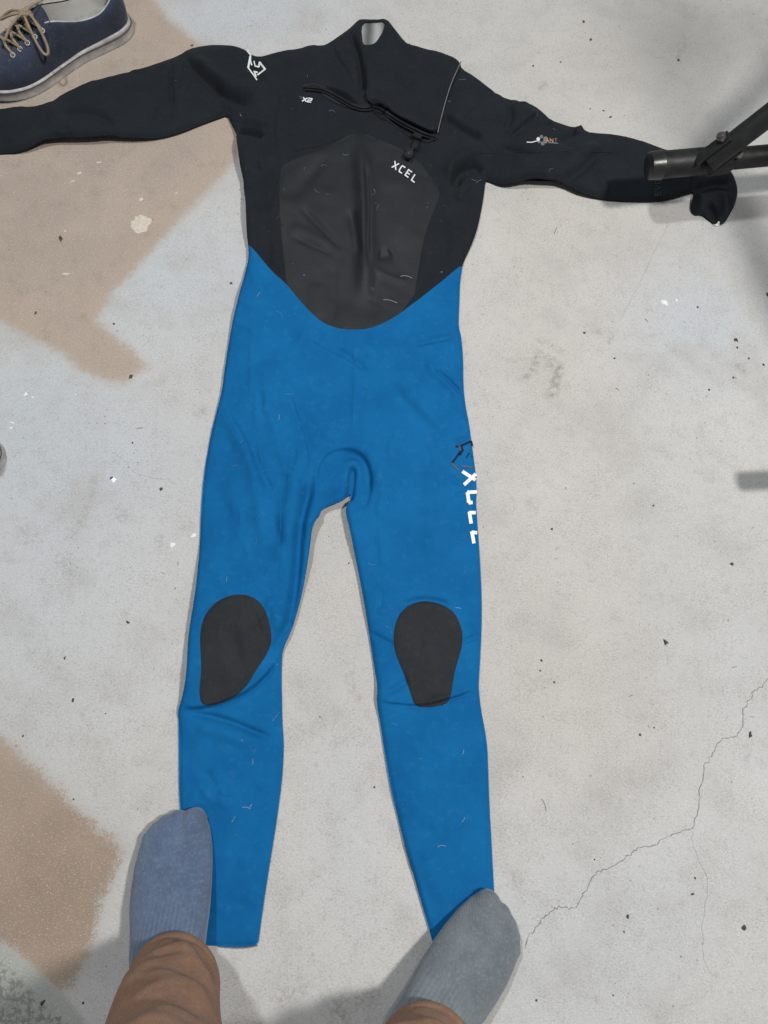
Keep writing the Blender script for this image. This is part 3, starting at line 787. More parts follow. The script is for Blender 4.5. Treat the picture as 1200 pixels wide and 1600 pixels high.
M['seam_blue'] = plain('blue_thread', (0.012, 0.175, 0.40), 0.9, spec=0.1)
M['seam_black'] = plain('black_thread', (0.020, 0.024, 0.029), 0.9, spec=0.1)
for P in ([(553, 518), (555, 580), (553, 640), (548, 700)], [(394, 470), (395, 540), (397, 610), (404, 680), (410, 740)], [(344, 640), (360, 668), (380, 700)], [(594, 735), (598, 800), (594, 870), (586, 960)], [(428, 1040), (427, 1100), (424, 1160)],
          [(655, 1110), (700, 1100), (746, 1084)], [(756, 1180), (758, 1260), (764, 1370)], [(690, 700), (680, 780), (682, 860)], [(430, 700), (440, 780), (436, 860), (428, 930)], [(310, 1000), (302, 1050), (296, 1090)]):
    mesh('seam', *line_on_suit(P, .0002, .0004, 6, 3), M['seam_blue'], lower)
for P in ([(437, 150), (434, 200), (438, 250), (437, 300)], [(523, 64), (530, 90), (546, 112), (566, 122)], [(640, 68), (628, 95), (606, 112), (584, 118)], [(690, 302), (700, 270), (716, 240)], [(270, 92), (268, 135), (270, 180)], [(740, 240), (800, 238), (880, 236), (960, 238)]):
    mesh('seam', *line_on_suit(P, .0002 if P[0][0] != 640 else .006, .0006, 6, 3), M['seam_black'], upper)
for P in ([(342, 1479), (366, 1481), (385, 1480.5), (402, 1477)], [(632, 1320), (638, 1340), (644, 1360)]):
    mesh('cut_edge', *line_on_suit(P, -.002, .0009, 6, 2), M['edge'], lower)
# zip: tape, teeth, slider with pull
ZIP = [(476, 136), (498, 137), (515, 143), (534, 154), (552, 165), (570, 169), (588, 166), (604, 176), (624, 189), (645, 200), (664, 209), (682, 214)]
zp = chaikin(ZIP, 3, False)
zt = on_suit(zp[:, 0], zp[:, 1] + 3, .004)
def strip(Q, w, lift_=0.0):
    T = np.gradient(Q, axis=0); T[:, 2] = 0; T /= np.linalg.norm(T, axis=1)[:, None]
    N = np.stack([-T[:, 1], T[:, 0], np.zeros(len(T))], -1)
    n = len(Q)
    V = np.vstack([Q + N * w, Q + [0, 0, lift_], Q - N * w])
    F = [(i + n, i + n + 1, i + 1, i) for i in range(n - 1)] + [(i + 2 * n, i + 2 * n + 1, i + 1 + n, i + n) for i in range(n - 1)]
    return V, F
tape = mesh('zip_tape', *strip(zt, .0030, .0008), M['black'], suit)
zc = on_suit(zp[:, 0], zp[:, 1], .0065)
L = np.concatenate([[0], np.cumsum(np.linalg.norm(np.diff(zc, axis=0), axis=1))])
parts = []
for k, s in enumerate(np.arange(.002, L[-1] - .002, .0031)):
    p = np.array([np.interp(s, L, zc[:, i]) for i in range(3)]); q = np.array([np.interp(s + .001, L, zc[:, i]) for i in range(3)])
    t = (q - p) / np.linalg.norm(q - p); nrm = np.array([-t[1], t[0], 0]); up = np.array([0, 0, 1.0])
    V = [p + a * t * .001 + b * nrm * .0022 + c * up * .0012 for a in (-1, 1) for b in (-1, 1) for c in (-1, 1)]
    parts.append((V, [(0, 1, 3, 2), (4, 6, 7, 5), (0, 4, 5, 1), (2, 3, 7, 6), (0, 2, 6, 4), (1, 5, 7, 3)]))
teeth = mesh('zip_teeth', *join(parts), M['zip'], suit, False); teeth['kind'] = 'stuff'
LIP = [(600, 183), (618, 198), (640, 213), (655, 221), (670, 222), (684, 215)]
mesh('zip_tape', *line_on_suit(LIP, .001, .0026, 8, 2), M['black'], suit)
mesh('zip_tape', *line_on_suit([(474, 137), (490, 132), (508, 139)], .001, .003, 8, 2), M['zip_tape'], suit)
# near-black patches laid on the suit as shade inside the open zip
def patch(P, off, n=2):
    P = chaikin(P, n)
    Q = on_suit(P[:, 0], P[:, 1], off)
    c = Q.mean(0)
    return np.vstack([Q, c]), [(i, (i + 1) % len(Q), len(Q)) for i in range(len(Q))]
def slab(P, z0, z1, thick):
    """small solid piece: pixel outline, bottom height and top height over the suit"""
    P = np.asarray(P, float)
    top = on_suit(P[:, 0], P[:, 1], z1); bot = top - [0, 0, thick]
    n = len(P)
    return np.vstack([top, bot]), [tuple(range(n)), tuple(range(2 * n - 1, n - 1, -1))] + [(i, i + n, (i + 1) % n + n, (i + 1) % n) for i in range(n)]
pull = mesh('zip_pull', *slab([(649, 211), (657, 214), (653, 230), (646, 233), (643, 230)], 0, .0105, .002), M['plastic'], suit, False)
for P in ([(498, 140), (520, 149), (545, 162), (563, 173), (545, 170), (520, 159), (504, 149)], [(577, 168), (589, 169), (600, 178), (607, 187), (598, 188), (587, 179)]):
    mesh('zip_gap_shade', *patch(P, .0016, 2), M['zip'], tape)
V, F = slab([(637, 230), (646, 232), (645, 241), (641, 247), (634, 245), (631, 241)], 0, .0115, .005)
mesh('pull_tab', V, F, M['plastic'], pull, False)
mesh('pull_tab', *slab([(638, 236), (643, 237), (641, 242), (636, 241)], 0, .0125, .002), M['print_faint'], pull, False)
mesh('slider', *slab([(648, 205), (660, 210), (657, 217), (645, 212)], 0, .0115, .004), M['zip'], pull, False)

# ---- printed marks, draped on the suit
def stroke(P, w, off=0.0012):
    """flat printed stroke: pixel polyline, width in pixels; straight bars with square joints"""
    P = [np.array(p, float) for p in P]
    out = []
    for n_, (a, b) in enumerate(zip(P[:-1], P[1:])):
        t = (b - a) / (np.linalg.norm(b - a) + 1e-9)
        if n_ > 0: a = a - t * w * .45
        if n_ < len(P) - 2: b = b + t * w * .45
        m = max(2, int(np.linalg.norm(b - a) / 2.5) + 1)
        Q = a + (b - a) * np.linspace(0, 1, m)[:, None]
        N = np.array([-t[1], t[0]]) * w / 2
        E = np.vstack([Q + N, Q, Q - N])
        V = on_suit(E[:, 0], E[:, 1], off + .00006 * n_)
        out.append((V, [(i, i + 1, i + 1 + m, i + m) for i in range(m - 1)] + [(i + m, i + 1 + m, i + 1 + 2 * m, i + 2 * m) for i in range(m - 1)]))
    return join(out)
GLY = {'X': [[(0, 0), (1, 1)], [(0, 1), (1, 0)]], 'C': [[(1, .02), (.2, .02), (.02, .2), (.02, .8), (.2, .98), (1, .98)]], 'E': [[(1, .02), (0, .02), (0, .98), (1, .98)], [(0, .5), (.85, .5)]],
       'L': [[(0, 0), (0, .98), (1, .98)]], '2': [[(0, .05), (.95, .05), (.9, .5), (.1, .52), (.02, .97), (1, .97)]], 'I': [[(.5, 0), (.5, 1)]], 'A': [[(0, 1), (.5, 0), (1, 1)], [(.2, .65), (.8, .65)]],
       'N': [[(0, 1), (0, 0), (1, 1), (1, 0)]], 'T': [[(0, 0), (1, 0)], [(.5, 0), (.5, 1)]], 'V': [[(0, 0), (.5, 1), (1, 0)]], 'O': [[(.2, 0), (.8, 0), (1, .25), (1, .75), (.8, 1), (.2, 1), (0, .75), (0, .25), (.2, 0)]]}
def glyph(ch, org, ex, ey, w):
    org, ex, ey = map(lambda a: np.array(a, float), (org, ex, ey))
    out = []
    for P in GLY[ch]:
        Q = [tuple(org + a * ex + b * ey) for a, b in P]
        out.append(stroke(Q, w))
    return out
for ch, o_, ex, ey in (('X', (617, 251.5), (6.5, 4), (-5, 10)), ('C', (628.3, 258.3), (5.2, 3.5), (-5.5, 9.2)), ('E', (638.6, 265), (5.2, 3.8), (-5.8, 8.6)), ('L', (648.4, 272.4), (4.8, 3.8), (-5.6, 9))):
    mesh('print_letter', *join(glyph(ch, o_, ex, ey, 2.0)), M['print_white'], chest, False)
mesh('print_mark', *join(glyph('X', (474, 152), (6.5, 1), (-2, 6), 1.9)), M['print_white'], upper, False)
mesh('print_mark', *join(glyph('2', (482, 153), (6, 1), (-2, 6), 1.7)), M['print_white'], upper, False)
mesh('print_mark', *patch([(466, 149), (475, 151), (470, 157)], .0006, 1), M['print_faint'], upper, False)
# thigh letters, running down the leg and over its edge
TH = [[[(722.5, 736.5), (743, 750)], [(725, 757.5), (743.5, 740.5)]], [[(745, 768.5), (732.5, 769.2), (730.8, 771.5), (732.3, 783), (734.5, 785.3), (738.5, 785)]],
      [[(743.5, 801), (733, 801)], [(733.3, 799.5), (736.2, 818)]], [[(745.5, 832.5), (737, 831.5)], [(737.2, 830.2), (740.6, 849)]]]
for g in TH:
    mesh('print_letter', *join([stroke(P, 5.4) for P in g]), M['print_thigh'], lower, False)
mesh('print_mark', *join([stroke(P, 3.0) for P in [[(712, 697.5), (721, 697)], [(719, 697), (737, 689)], [(721, 698), (723, 703), (719, 711)], [(722, 702), (707, 723)], [(736.5, 689), (738, 697)]]] ), M['print_dark'], lower, False)
mesh('print_mark', *patch([(732.5, 707), (728, 716), (739, 714.5)], .0007, 0), M['print_dark'], lower, False)
for P in ([(706, 724), (716, 735)], [(721, 728), (738, 730.5)], [(717.5, 696), (720, 704)]):
    mesh('print_mark', *stroke(P, 2.6), M['print_tan'], lower, False)
# shoulder emblem
em = [([(386, 78.5), (391.5, 85)], 3.2), ([(391.6, 84), (391.2, 95), (393.5, 102)], 2.2), ([(391, 88), (387.8, 106)], 3.0), ([(387.4, 105.3), (396.6, 117.5), (401.5, 125)], 2.0), ([(396.8, 95), (398.6, 103.2)], 1.8),
      ([(398, 102.8), (404.6, 104.6)], 2.2), ([(404.4, 105), (405.6, 96.5)], 2.4), ([(405.4, 97), (414.6, 108.6)], 3.0), ([(414.6, 107.6), (402.3, 117)], 2.4), ([(396.2, 111.6), (402.6, 113)], 2.4), ([(397.5, 111), (400, 120)], 2.6)]
mesh('print_mark', *join([stroke(P, w) for P, w in em]), M['print_white'], upper, False)
# sleeve emblem: grey dots, white wave, orange letters
for u, v, r in [(841, 217), (846, 213), (852.5, 216), (848, 225), (853, 222), (843, 221)] and [(841, 217, 2.8), (846, 213.5, 2.8), (852.5, 216.5, 3.4), (848, 224, 3.2), (853, 221.5, 2.6), (842.5, 221.5, 2.4)]:
    a = np.linspace(0, 2 * math.pi, 12, endpoint=False)
    mesh('print_mark', *patch(np.stack([u + r * np.cos(a), v + r * np.sin(a)], -1), .0007 + .00005 * r, 0), M['print_white'] if u < 842 else M['print_grey'], upper, False)
mesh('print_mark', *stroke([(823, 222), (831, 222.3), (837, 220.6), (843, 219.5)], 1.5), M['print_white'], upper, False)
for ch, x_ in (('I', 847.5), ('A', 853), ('N', 859.5), ('T', 866)):
    mesh('print_letter', *join(glyph(ch, (x_, 216.4), (4.6, .3), (0, 5.2), 1.0)), M['print_orange'] if ch != 'T' else M['print_grey'], upper, False)
mesh('print_mark', *stroke([(857, 222.8), (865, 223.2), (872, 224)], 1.7), M['print_grey'], upper, False)
for ch, y_ in (('E', 305.5), ('V', 296.5), ('O', 287)):
    mesh('print_letter', *join(glyph(ch, (1023, y_), (0.6, -7), (8.5, 0), 1.3)), M['print_faint'], upper, False)

# ------------------------------------------------------------------ shoe
def make_shoe(name, loc, rot, label, mirror=False, group=None, scale=1.09):
    """heel at local x = 0, toe at local x = 0.29"""
    R = Matrix.Rotation(rot, 3, 'Z')
    Rn = np.array(R)
    root = empty(name, loc)
    tag(root, label, 'shoe', group)
    def put(n, V, F, mat, par=root, smooth=True):
        V = np.asarray(V, float).copy()
        if mirror:
            V[:, 1] *= -1
            F = [tuple(reversed(f)) for f in F]
        return mesh(n, (V * scale) @ Rn.T + np.array(loc), F, mat, par, smooth)
    xs = np.array([0, .004, .015, .035, .07, .11, .15, .19, .22, .25, .272, .286, .29])
    yl = np.array([0, .016, .027, .0335, .0345, .0335, .038, .046, .0475, .043, .032, .015, 0])
    yr = np.array([0, .016, .027, .0335, .0325, .030, .036, .0445, .045, .038, .026, .011, 0])
    s = np.linspace(0, 1, 60)
    s = (1 - np.cos(s * math.pi)) / 2
    X = .29 * s
    left = np.stack([X, np.interp(X, xs, yl)], -1)
    right = np.stack([X, -np.interp(X, xs, yr)], -1)
    loop = np.vstack([left, right[::-1][1:-1]])          # heel -> left side -> toe -> right side
    for _ in range(3): loop = .5 * loop + .25 * (np.roll(loop, 1, 0) + np.roll(loop, -1, 0))
    n = len(loop)
    def off(L_, d):
        T = np.roll(L_, -1, 0) - np.roll(L_, 1, 0); T /= np.linalg.norm(T, axis=1)[:, None]
        return L_ + np.stack([-T[:, 1], T[:, 0]], -1) * d
    def spring(x): return .010 * np.clip((x - .2) / .09, 0, 1) ** 2
    rings = [(0.0, .0), (.0012, .0), (.002, .0015), (.0008, .004), (.0000, .0145), (.0010, .0155), (.0010, .0215), (-.001, .0235), (-.006, .0245)]
    V = []; F = []
    for d_, z_ in rings:
        Lq = off(loop, d_)
        V += [(a, b, z_ * (1 - .18 * min(max((a - .05) / .08, 0), 1)) + spring(a)) for a, b in Lq]
    for i in range(len(rings) - 1):
        F += [(i * n + k, i * n + (k + 1) % n, (i + 1) * n + (k + 1) % n, (i + 1) * n + k)[::-1] for k in range(n)]
    F.append(tuple(range(n)))
    sole = put('sole', V, F, M['white_rubber'])
    Lq = off(loop, .0012)
    put('stripe', *tube(np.c_[Lq, .0160 + spring(Lq[:, 0])], .0010, 6, True), M['stripe'], sole)
    # upper between the sole's edge and the collar / lacing line
    def topline(x, y):
        sgn = np.sign(y) if y != 0 else 1
        if x > .228: return (.222, .004 * sgn, .063)
        if x > .142:
            t = (x - .142) / .086
            return (.145 + .077 * t, sgn * (.020 - .010 * t), .087 - .024 * t)
        t = x / .142
        q = math.sin(min(t, 1) * math.pi)
        return (.010 + .135 * t, sgn * (.030 * math.sqrt(max(0, min(1, t * 3.2))) * (1 - .25 * t ** 3) * (1 if t < .75 else 1 - (t - .75) * .45)), .076 - .014 * math.sin(math.pi * min(t / .9, 1)) + .012 * t ** 2)
    base = off(loop, -.0025)
    tp = np.array([topline(a, b) for a, b in loop])
    for _ in range(4): tp = .5 * tp + .25 * (np.roll(tp, 1, 0) + np.roll(tp, -1, 0))
    m = 14
    V = []; F = []
    for i in range(m):
        t = i / (m - 1)
        wxy = t ** 1.9
        for k in range(n):
            a, b = base[k]
            z_s = .019 + spring(a)
            toe = np.clip((a - .16) / .1, 0, 1)
            zz = z_s + (tp[k][2] - z_s) * (math.sin(t * math.pi / 2) ** (1.0 - .25 * toe))
            bul = .0035 * math.sin(t * math.pi) * (1 + math.sin(a * 90 + t * 5) * .25)
            x_ = a + (tp[k][0] - a) * wxy; y_ = b + (tp[k][1] - b) * wxy
            nr = np.array([a - .13, b * 2.5]); nr = nr / (np.linalg.norm(nr) + 1e-6)
            crease = .0014 * math.sin(x_ * 210 + y_ * 60) * np.exp(-((x_ - .185) / .03) ** 2) * math.sin(t * math.pi)
            V.append((x_ + nr[0] * bul, y_ + nr[1] * bul, zz + crease))
    for i in range(m - 1):
        F += [(i * n + k, i * n + (k + 1) % n, (i + 1) * n + (k + 1) % n, (i + 1) * n + k)[::-1] for k in range(n)]
    up = put('upper', V, F, M['canvas'])
    # lining, falling from the top line to the insole
    ins_ = off(loop, -.0075)
    V = []; F = []
    for i in range(6):
        t = i / 5
        for k in range(n):
            a, b = ins_[k]
            q = tp[k] * [1, .95, 1] - [0, 0, .0015]
            w2 = 1 - (1 - t) ** 1.8
            V.append((q[0] + (a - q[0]) * w2 * (1 if a < .2 else .6), q[1] + (b - q[1]) * w2, q[2] + (.031 - q[2]) * t))
    for i in range(5):
        F += [(i * n + k, i * n + (k + 1) % n, (i + 1) * n + (k + 1) % n, (i + 1) * n + k) for k in range(n)]
    put('lining', V, F, M['lining'])
    V = [(a, b, .0315 + .003 * math.exp(-(a / .05) ** 2)) for a, b in off(loop, -.006)] + [(.14, 0, .031)]
    put('insole', V, [((k + 1) % n, k, n)[::-1] for k in range(n)], M['insole'])
    # white binding round the collar
    col = np.array([q for q, l in zip(tp, loop) if l[0] <= .145])
    fl = [i for i, l in enumerate(loop) if l[0] <= .145]
    o_ = sorted(fl, key=lambda i: (i - fl[len(fl) // 2]) % n) if False else fl
    br = next((i for i in range(len(fl) - 1) if fl[i + 1] - fl[i] > 1), None)
    o_ = fl[br + 1:] + fl[:br + 1] if br is not None else fl
    put('collar_binding', *tube(tp[o_] + [0, 0, .0006], .0013, 6), M['white_rubber'], up)
    # tongue
    V = []; F = []
    for i in range(10):
        t = i / 9
        x_ = .224 - .092 * t; z_ = .060 + .032 * t - .003 * math.sin(t * math.pi); w_ = .010 + .016 * t
        for j in range(7):
            u_ = j / 6 * 2 - 1
            V.append((x_ + .004 * u_ * u_, w_ * u_, z_ - .006 * u_ * u_))
    F = [(i * 7 + j, i * 7 + j + 1, (i + 1) * 7 + j + 1, (i + 1) * 7 + j) for i in range(9) for j in range(6)]
    put('tongue', V, F, M['canvas'])
    # leather heel tab and inside quarter patch
    V, F = join([tube([(.004, -.007, .060), (.005, 0, .068), (.004, .007, .060)], .004, 6), tube([(.007, -.010, .074), (.006, 0, .078), (.007, .010, .074)], .0038, 6)])
    put('heel_tab', V, F, M['leather'])
    put('label_patch', [(.126, -.0265, .058), (.139, -.024, .060), (.136, -.023, .076), (.123, -.0255, .072)], [(0, 1, 2, 3)], M['leather'])
    # eyelets and laces
    ey = []
    for sg in (-1, 1):
        for i in range(5):
            t = i / 4
            x_ = .154 + .060 * t
            y_ = sg * (.0285 - .007 * t); z_ = .0825 - .0195 * t
            ey.append((sg, i, np.array([x_, y_, z_])))
            nrm = np.array([.18, sg * .62, .77]); nrm /= np.linalg.norm(nrm)
            a_ = np.cross(nrm, [1, 0, 0]); a_ /= np.linalg.norm(a_); b_ = np.cross(nrm, a_)
            f = np.linspace(0, 2 * math.pi, 14, endpoint=False)
            put('eyelet', *tube([np.array([x_, y_, z_]) + nrm * .0015 + .0036 * (math.cos(q) * a_ + math.sin(q) * b_) for q in f], .0013, 6, True), M['eyelet'], up)
    lace = None
    def E(sg, i): return next(p for s_, j, p in ey if s_ == sg and j == i)
    lp = []
    up_ = np.array([0, 0, .004])
    for i in range(5):
        a_, b_ = E(-1, i), E(1, i)
        mid = (a_ + b_) / 2 + [0, 0, .008]
        lp.append(tube(chaikin([a_ - [0, 0, .002], a_ + up_, mid + [.002, -.004, 0], mid + [-.002, .004, 0], b_ + up_, b_ - [0, 0, .002]], 2, False), .0023, 7))
        if i < 4:
            c_ = E(1, i + 1)
            lp.append(tube(chaikin([a_ + up_, (a_ + c_) / 2 + [0, 0, .006], c_ + up_], 2, False), .0021, 7))
    kn = np.array([.163, 0, .098])
    lp.append(tube(chaikin([kn + [-.006, -.005, 0], kn + [0, -.007, .003], kn + [.006, 0, .003], kn + [0, .007, .002], kn + [-.006, .004, 0], kn + [-.004, -.004, .004]], 2, False), .0032, 7))
    bow = lambda L_: tube(chaikin([kn + np.array(q) for q in L_], 3, False), .0022, 7)
    lp.append(bow([(0, 0, .002), (-.006, -.012, .004), (-.006, -.03, -.006), (-.004, -.047, -.024), (.002, -.056, -.034), (.009, -.053, -.034), (.010, -.040, -.022), (.006, -.018, -.002), (.002, 0, .003)]))
    lp.append(bow([(0, 0, .002), (.010, .014, .004), (.022, .030, -.008), (.034, .038, -.018), (.036, .028, -.012), (.020, .010, .002), (.002, 0, .003)]))
    lp.append(bow([(0, 0, .003), (-.016, .006, .004), (-.030, .010, .000), (-.042, .018, -.004)]))
    lp.append(bow([(0, 0, .003), (.016, -.004, .003), (.034, -.004, -.006), (.05, -.012, -.014)]))
    put('laces', *join(lp), M['lace'])
    return root
hb = U(212, 66); tb = U(0, 158)
ang = math.atan2(tb[1] - hb[1], tb[0] - hb[0])
heel = U(207, 22)
# local y- side faces the viewer after mirroring
make_shoe('sneaker', (heel[0] + .000, heel[1] - 0.024, 0), ang + 0.085, 'navy canvas sneaker with tan laces and white sole lying above the left sleeve', mirror=True)
e2 = U(9, 716)
make_shoe('sneaker', (e2[0] - .0, e2[1], 0), math.pi * 1.02, 'pale rounded rubber shoe edge just poking in at the left picture edge', mirror=False)

# ------------------------------------------------------------------ black tubular stand at the right
jt = U(1120, 249, .095)
stand = empty('tube_stand', (jt[0] + .25, jt[1] - .1, 0))
tag(stand, 'black metal tube stand with a capped foot reaching over the right sleeve', 'stand')
a, b = U(1018, 259, .11), U(1120, 250, .11)
ax = (b - a) / np.linalg.norm(b - a)
ra = .0215
sl = mesh('foot_tube', *tube([a + ax * .012, a + ax * .06, b - ax * .002, b + ax * .006], [ra, ra, ra, ra * .93], 24), M['tube'], stand); auto_sharp(sl)
cp_ = mesh('end_cap', *tube([a - ax * .006, a - ax * .004, a + ax * .014, a + ax * .016, a + ax * .0165], [ra * .86, ra * 1.0, ra * 1.07, ra * 1.07, ra], 24), M['plastic'], stand); auto_sharp(cp_, 50)
far = b + ax * .62 + np.array([0, 0, 0])
th = mesh('cross_tube', *tube([b - ax * .03, b + ax * .1, far], .0172, 20), M['tube'], stand); auto_sharp(th)
c_, d_ = U(1108, 252, .124), U(1215, 170, .21)
dx = (d_ - c_) / np.linalg.norm(d_ - c_)
up = mesh('upright_tube', *tube([c_, d_, d_ + dx * .75], .0172, 20), M['tube'], stand); auto_sharp(up)
# welded bracket: two cheek plates and a bolt
def box(c, X, Y, Z, hx, hy, hz):
    X, Y, Z = [np.array(q, float) / np.linalg.norm(q) for q in (X, Y, Z)]
    V = [np.array(c) + i * hx * X + j * hy * Y + k * hz * Z for i in (-1, 1) for j in (-1, 1) for k in (-1, 1)]
    return V, [(0, 1, 3, 2), (4, 6, 7, 5), (0, 4, 5, 1), (2, 3, 7, 6), (0, 2, 6, 4), (1, 5, 7, 3)]
def bevel(o, w=.0015, s=2):
    m = o.modifiers.new('bevel', 'BEVEL'); m.width = w; m.segments = s; m.limit_method = 'ANGLE'
    return o
sd = np.cross(dx, ax); sd /= np.linalg.norm(sd); pr = np.cross(sd, dx)
for k in (-1, 1):
    bevel(mesh('bracket_plate', *box(c_ + dx * .016 + pr * k * .0192, dx, pr, sd, .030, .0022, .010), M['tube'], stand, False))
bevel(mesh('joint_collar', *tube([b - ax * .018, b + ax * .004, b + ax * .022], [.0235, .0245, .0215], 20), M['tube'], stand, False), .002)
bolt = mesh('bolt', *tube([c_ + dx * .036 - pr * .034, c_ + dx * .036 + pr * .034], .0045, 8), M['steel'], stand, False)
for k in (-1, 1):
    mesh('nut', *tube([c_ + dx * .036 + pr * k * .0235, c_ + dx * .036 + pr * k * .030], .0078, 6), M['steel'], bolt, False)
# guessed other foot and link tube, unseen, added for the shadow they cast
Lr = np.array(LAMP_R)
s_ = U(1155, 752); q = s_ + (Lr - s_) * (.12 / Lr[2])
mesh('foot_tube', *tube([q, q + np.array([.62, .02, 0])], .0155, 20), M['tube'], stand)
mesh('cross_tube', *tube([q + np.array([.30, .01, 0]), far - ax * .18], .0172, 16), M['tube'], stand)

def cast(u, v, z):
    p = U(u, v); return p + (Lr - p) * (z / Lr[2])
mesh('shadow_rail', *tube([cast(960, 66, 1.35), cast(1190, 58, 1.3), cast(1500, 50, 1.25)], .022, 16), M['tube'], stand)  # made-up rail out of view, added to throw soft shade on the floor
mesh('shadow_rail', *tube([cast(1035, -60, 1.5), cast(1042, 75, 1.35), cast(1108, 240, 1.0), cast(1160, 330, .75), cast(1245, 540, .42)], [.020, .020, .022, .024, .024], 16), M['tube'], stand)  # second added rail, unseen, shaped to cast the sloping shade at the right
# ------------------------------------------------------------------ the photographer's feet and legs
person = empty('person', (-.13, -.36, 0))
tag(person, 'person standing in one blue-grey and one grey sock and rolled brown trousers, only feet and shins showing', 'person')
def sock(toe, heel, medial, ankle_top, mat, label, z0=0.0):
    toe, heel = np.array(toe, float), np.array(heel, float)
    ax_ = heel - toe; ln = np.linalg.norm(ax_[:2]); ax_ = ax_ / ln
    md = np.array([-ax_[1], ax_[0], 0]) * medial
    sec = [(.003, .016, .018, .013), (.009, .031, .025, .007), (.022, .0425, .030, .002), (.045, .0495, .034, -.001), (.07, .0530, .041, -.003), (.095, .0535, .050, -.004), (.12, .0530, .062, -.004), (.145, .0495, .076, -.003), (.17, .0475, .090, -.003), (.195, .045, .098, -.002), (.22, .037, .096, 0), (.243, .032, .08, 0), (.256, .020, .056, 0)]
    n = 28
    V = []
    for a_, hw, h_, o_ in sec:
        c0_ = toe + ax_ * a_ * ln / .26 + md * o_
        for k in range(n):
            f = 2 * math.pi * k / n
            cx, sx = math.cos(f), math.sin(f)
            zz = .42 * h_ + (.58 * h_ * sx if sx > 0 else .42 * h_ * np.sign(sx) * abs(sx) ** .55)
            # the instep crest lies toward the inner side
            cr_ = md * .010 * max(sx, 0) * min(a_ / .1, 1)
            V.append(c0_ + md * hw * np.sign(cx) * abs(cx) ** .85 + cr_ + np.array([0, 0, z0 + .001 + zz]))
    F = [(i * n + k, i * n + (k + 1) % n, (i + 1) * n + (k + 1) % n, (i + 1) * n + k) for i in range(len(sec) - 1) for k in range(n)]
    F += [tuple(range(n)), tuple(len(sec) * n - 1 - k for k in range(n))]
    P_ = [(V, F)]
    # toes pushing at the knit
    for k, (m_, a_, r_) in enumerate([(.024, .013, .0175), (.002, .011, .0130), (-.013, .016, .0125), (-.026, .024, .012), (-.037, .036, .0115)]):
        c_ = toe + ax_ * a_ + md * m_ + np.array([0, 0, z0 + .014 + (.004 if k == 0 else 0)])
        P_.append(tube([c_ - ax_ * r_ * .92, c_ - ax_ * r_ * .7, c_ - ax_ * r_ * .3, c_ + ax_ * r_ * .4, c_ + ax_ * .03], [r_ * .35, r_ * .72, r_ * .96, r_, r_], 14))
    an = toe + ax_ * .192 + np.array([0, 0, z0 + .055])
    top = np.array(ankle_top, float)
    P_.append(tube([an, .6 * an + .4 * top, top], [.044, .041, .043], 24))
    for s_ in (-1, 1):
        c_ = toe + ax_ * .2 + md * s_ * .032 + np.array([0, 0, z0 + .075])
        P_.append(tube([c_ - [0, 0, .014], c_ - [0, 0, .008], c_ + [0, 0, .008], c_ + [0, 0, .014]], [.006, .013, .013, .006], 12))
    V, F = join(P_)
    o = mesh('sock', V, F, mat, person)
    m = o.modifiers.new('remesh', 'REMESH'); m.mode = 'VOXEL'; m.voxel_size = .0028; m.use_smooth_shade = True
    m = o.modifiers.new('smooth', 'SMOOTH'); m.factor = .6; m.iterations = 6
    o['label'] = label
    return o
tl = U(279, 1266, .014); tr = U(792, 1416, .014)
sock((tl[0], tl[1], 0), (tl[0] + .012, tl[1] - .262, 0), 1, (-.250, -.325, .22), M['sock_blue'], 'blue-grey knitted sock', .004)
sock((tr[0], tr[1], 0), (tr[0] - .172, tr[1] - .197, 0), -1, (.022, -.385, .22), M['sock_grey'], 'plain grey knitted sock', .004)

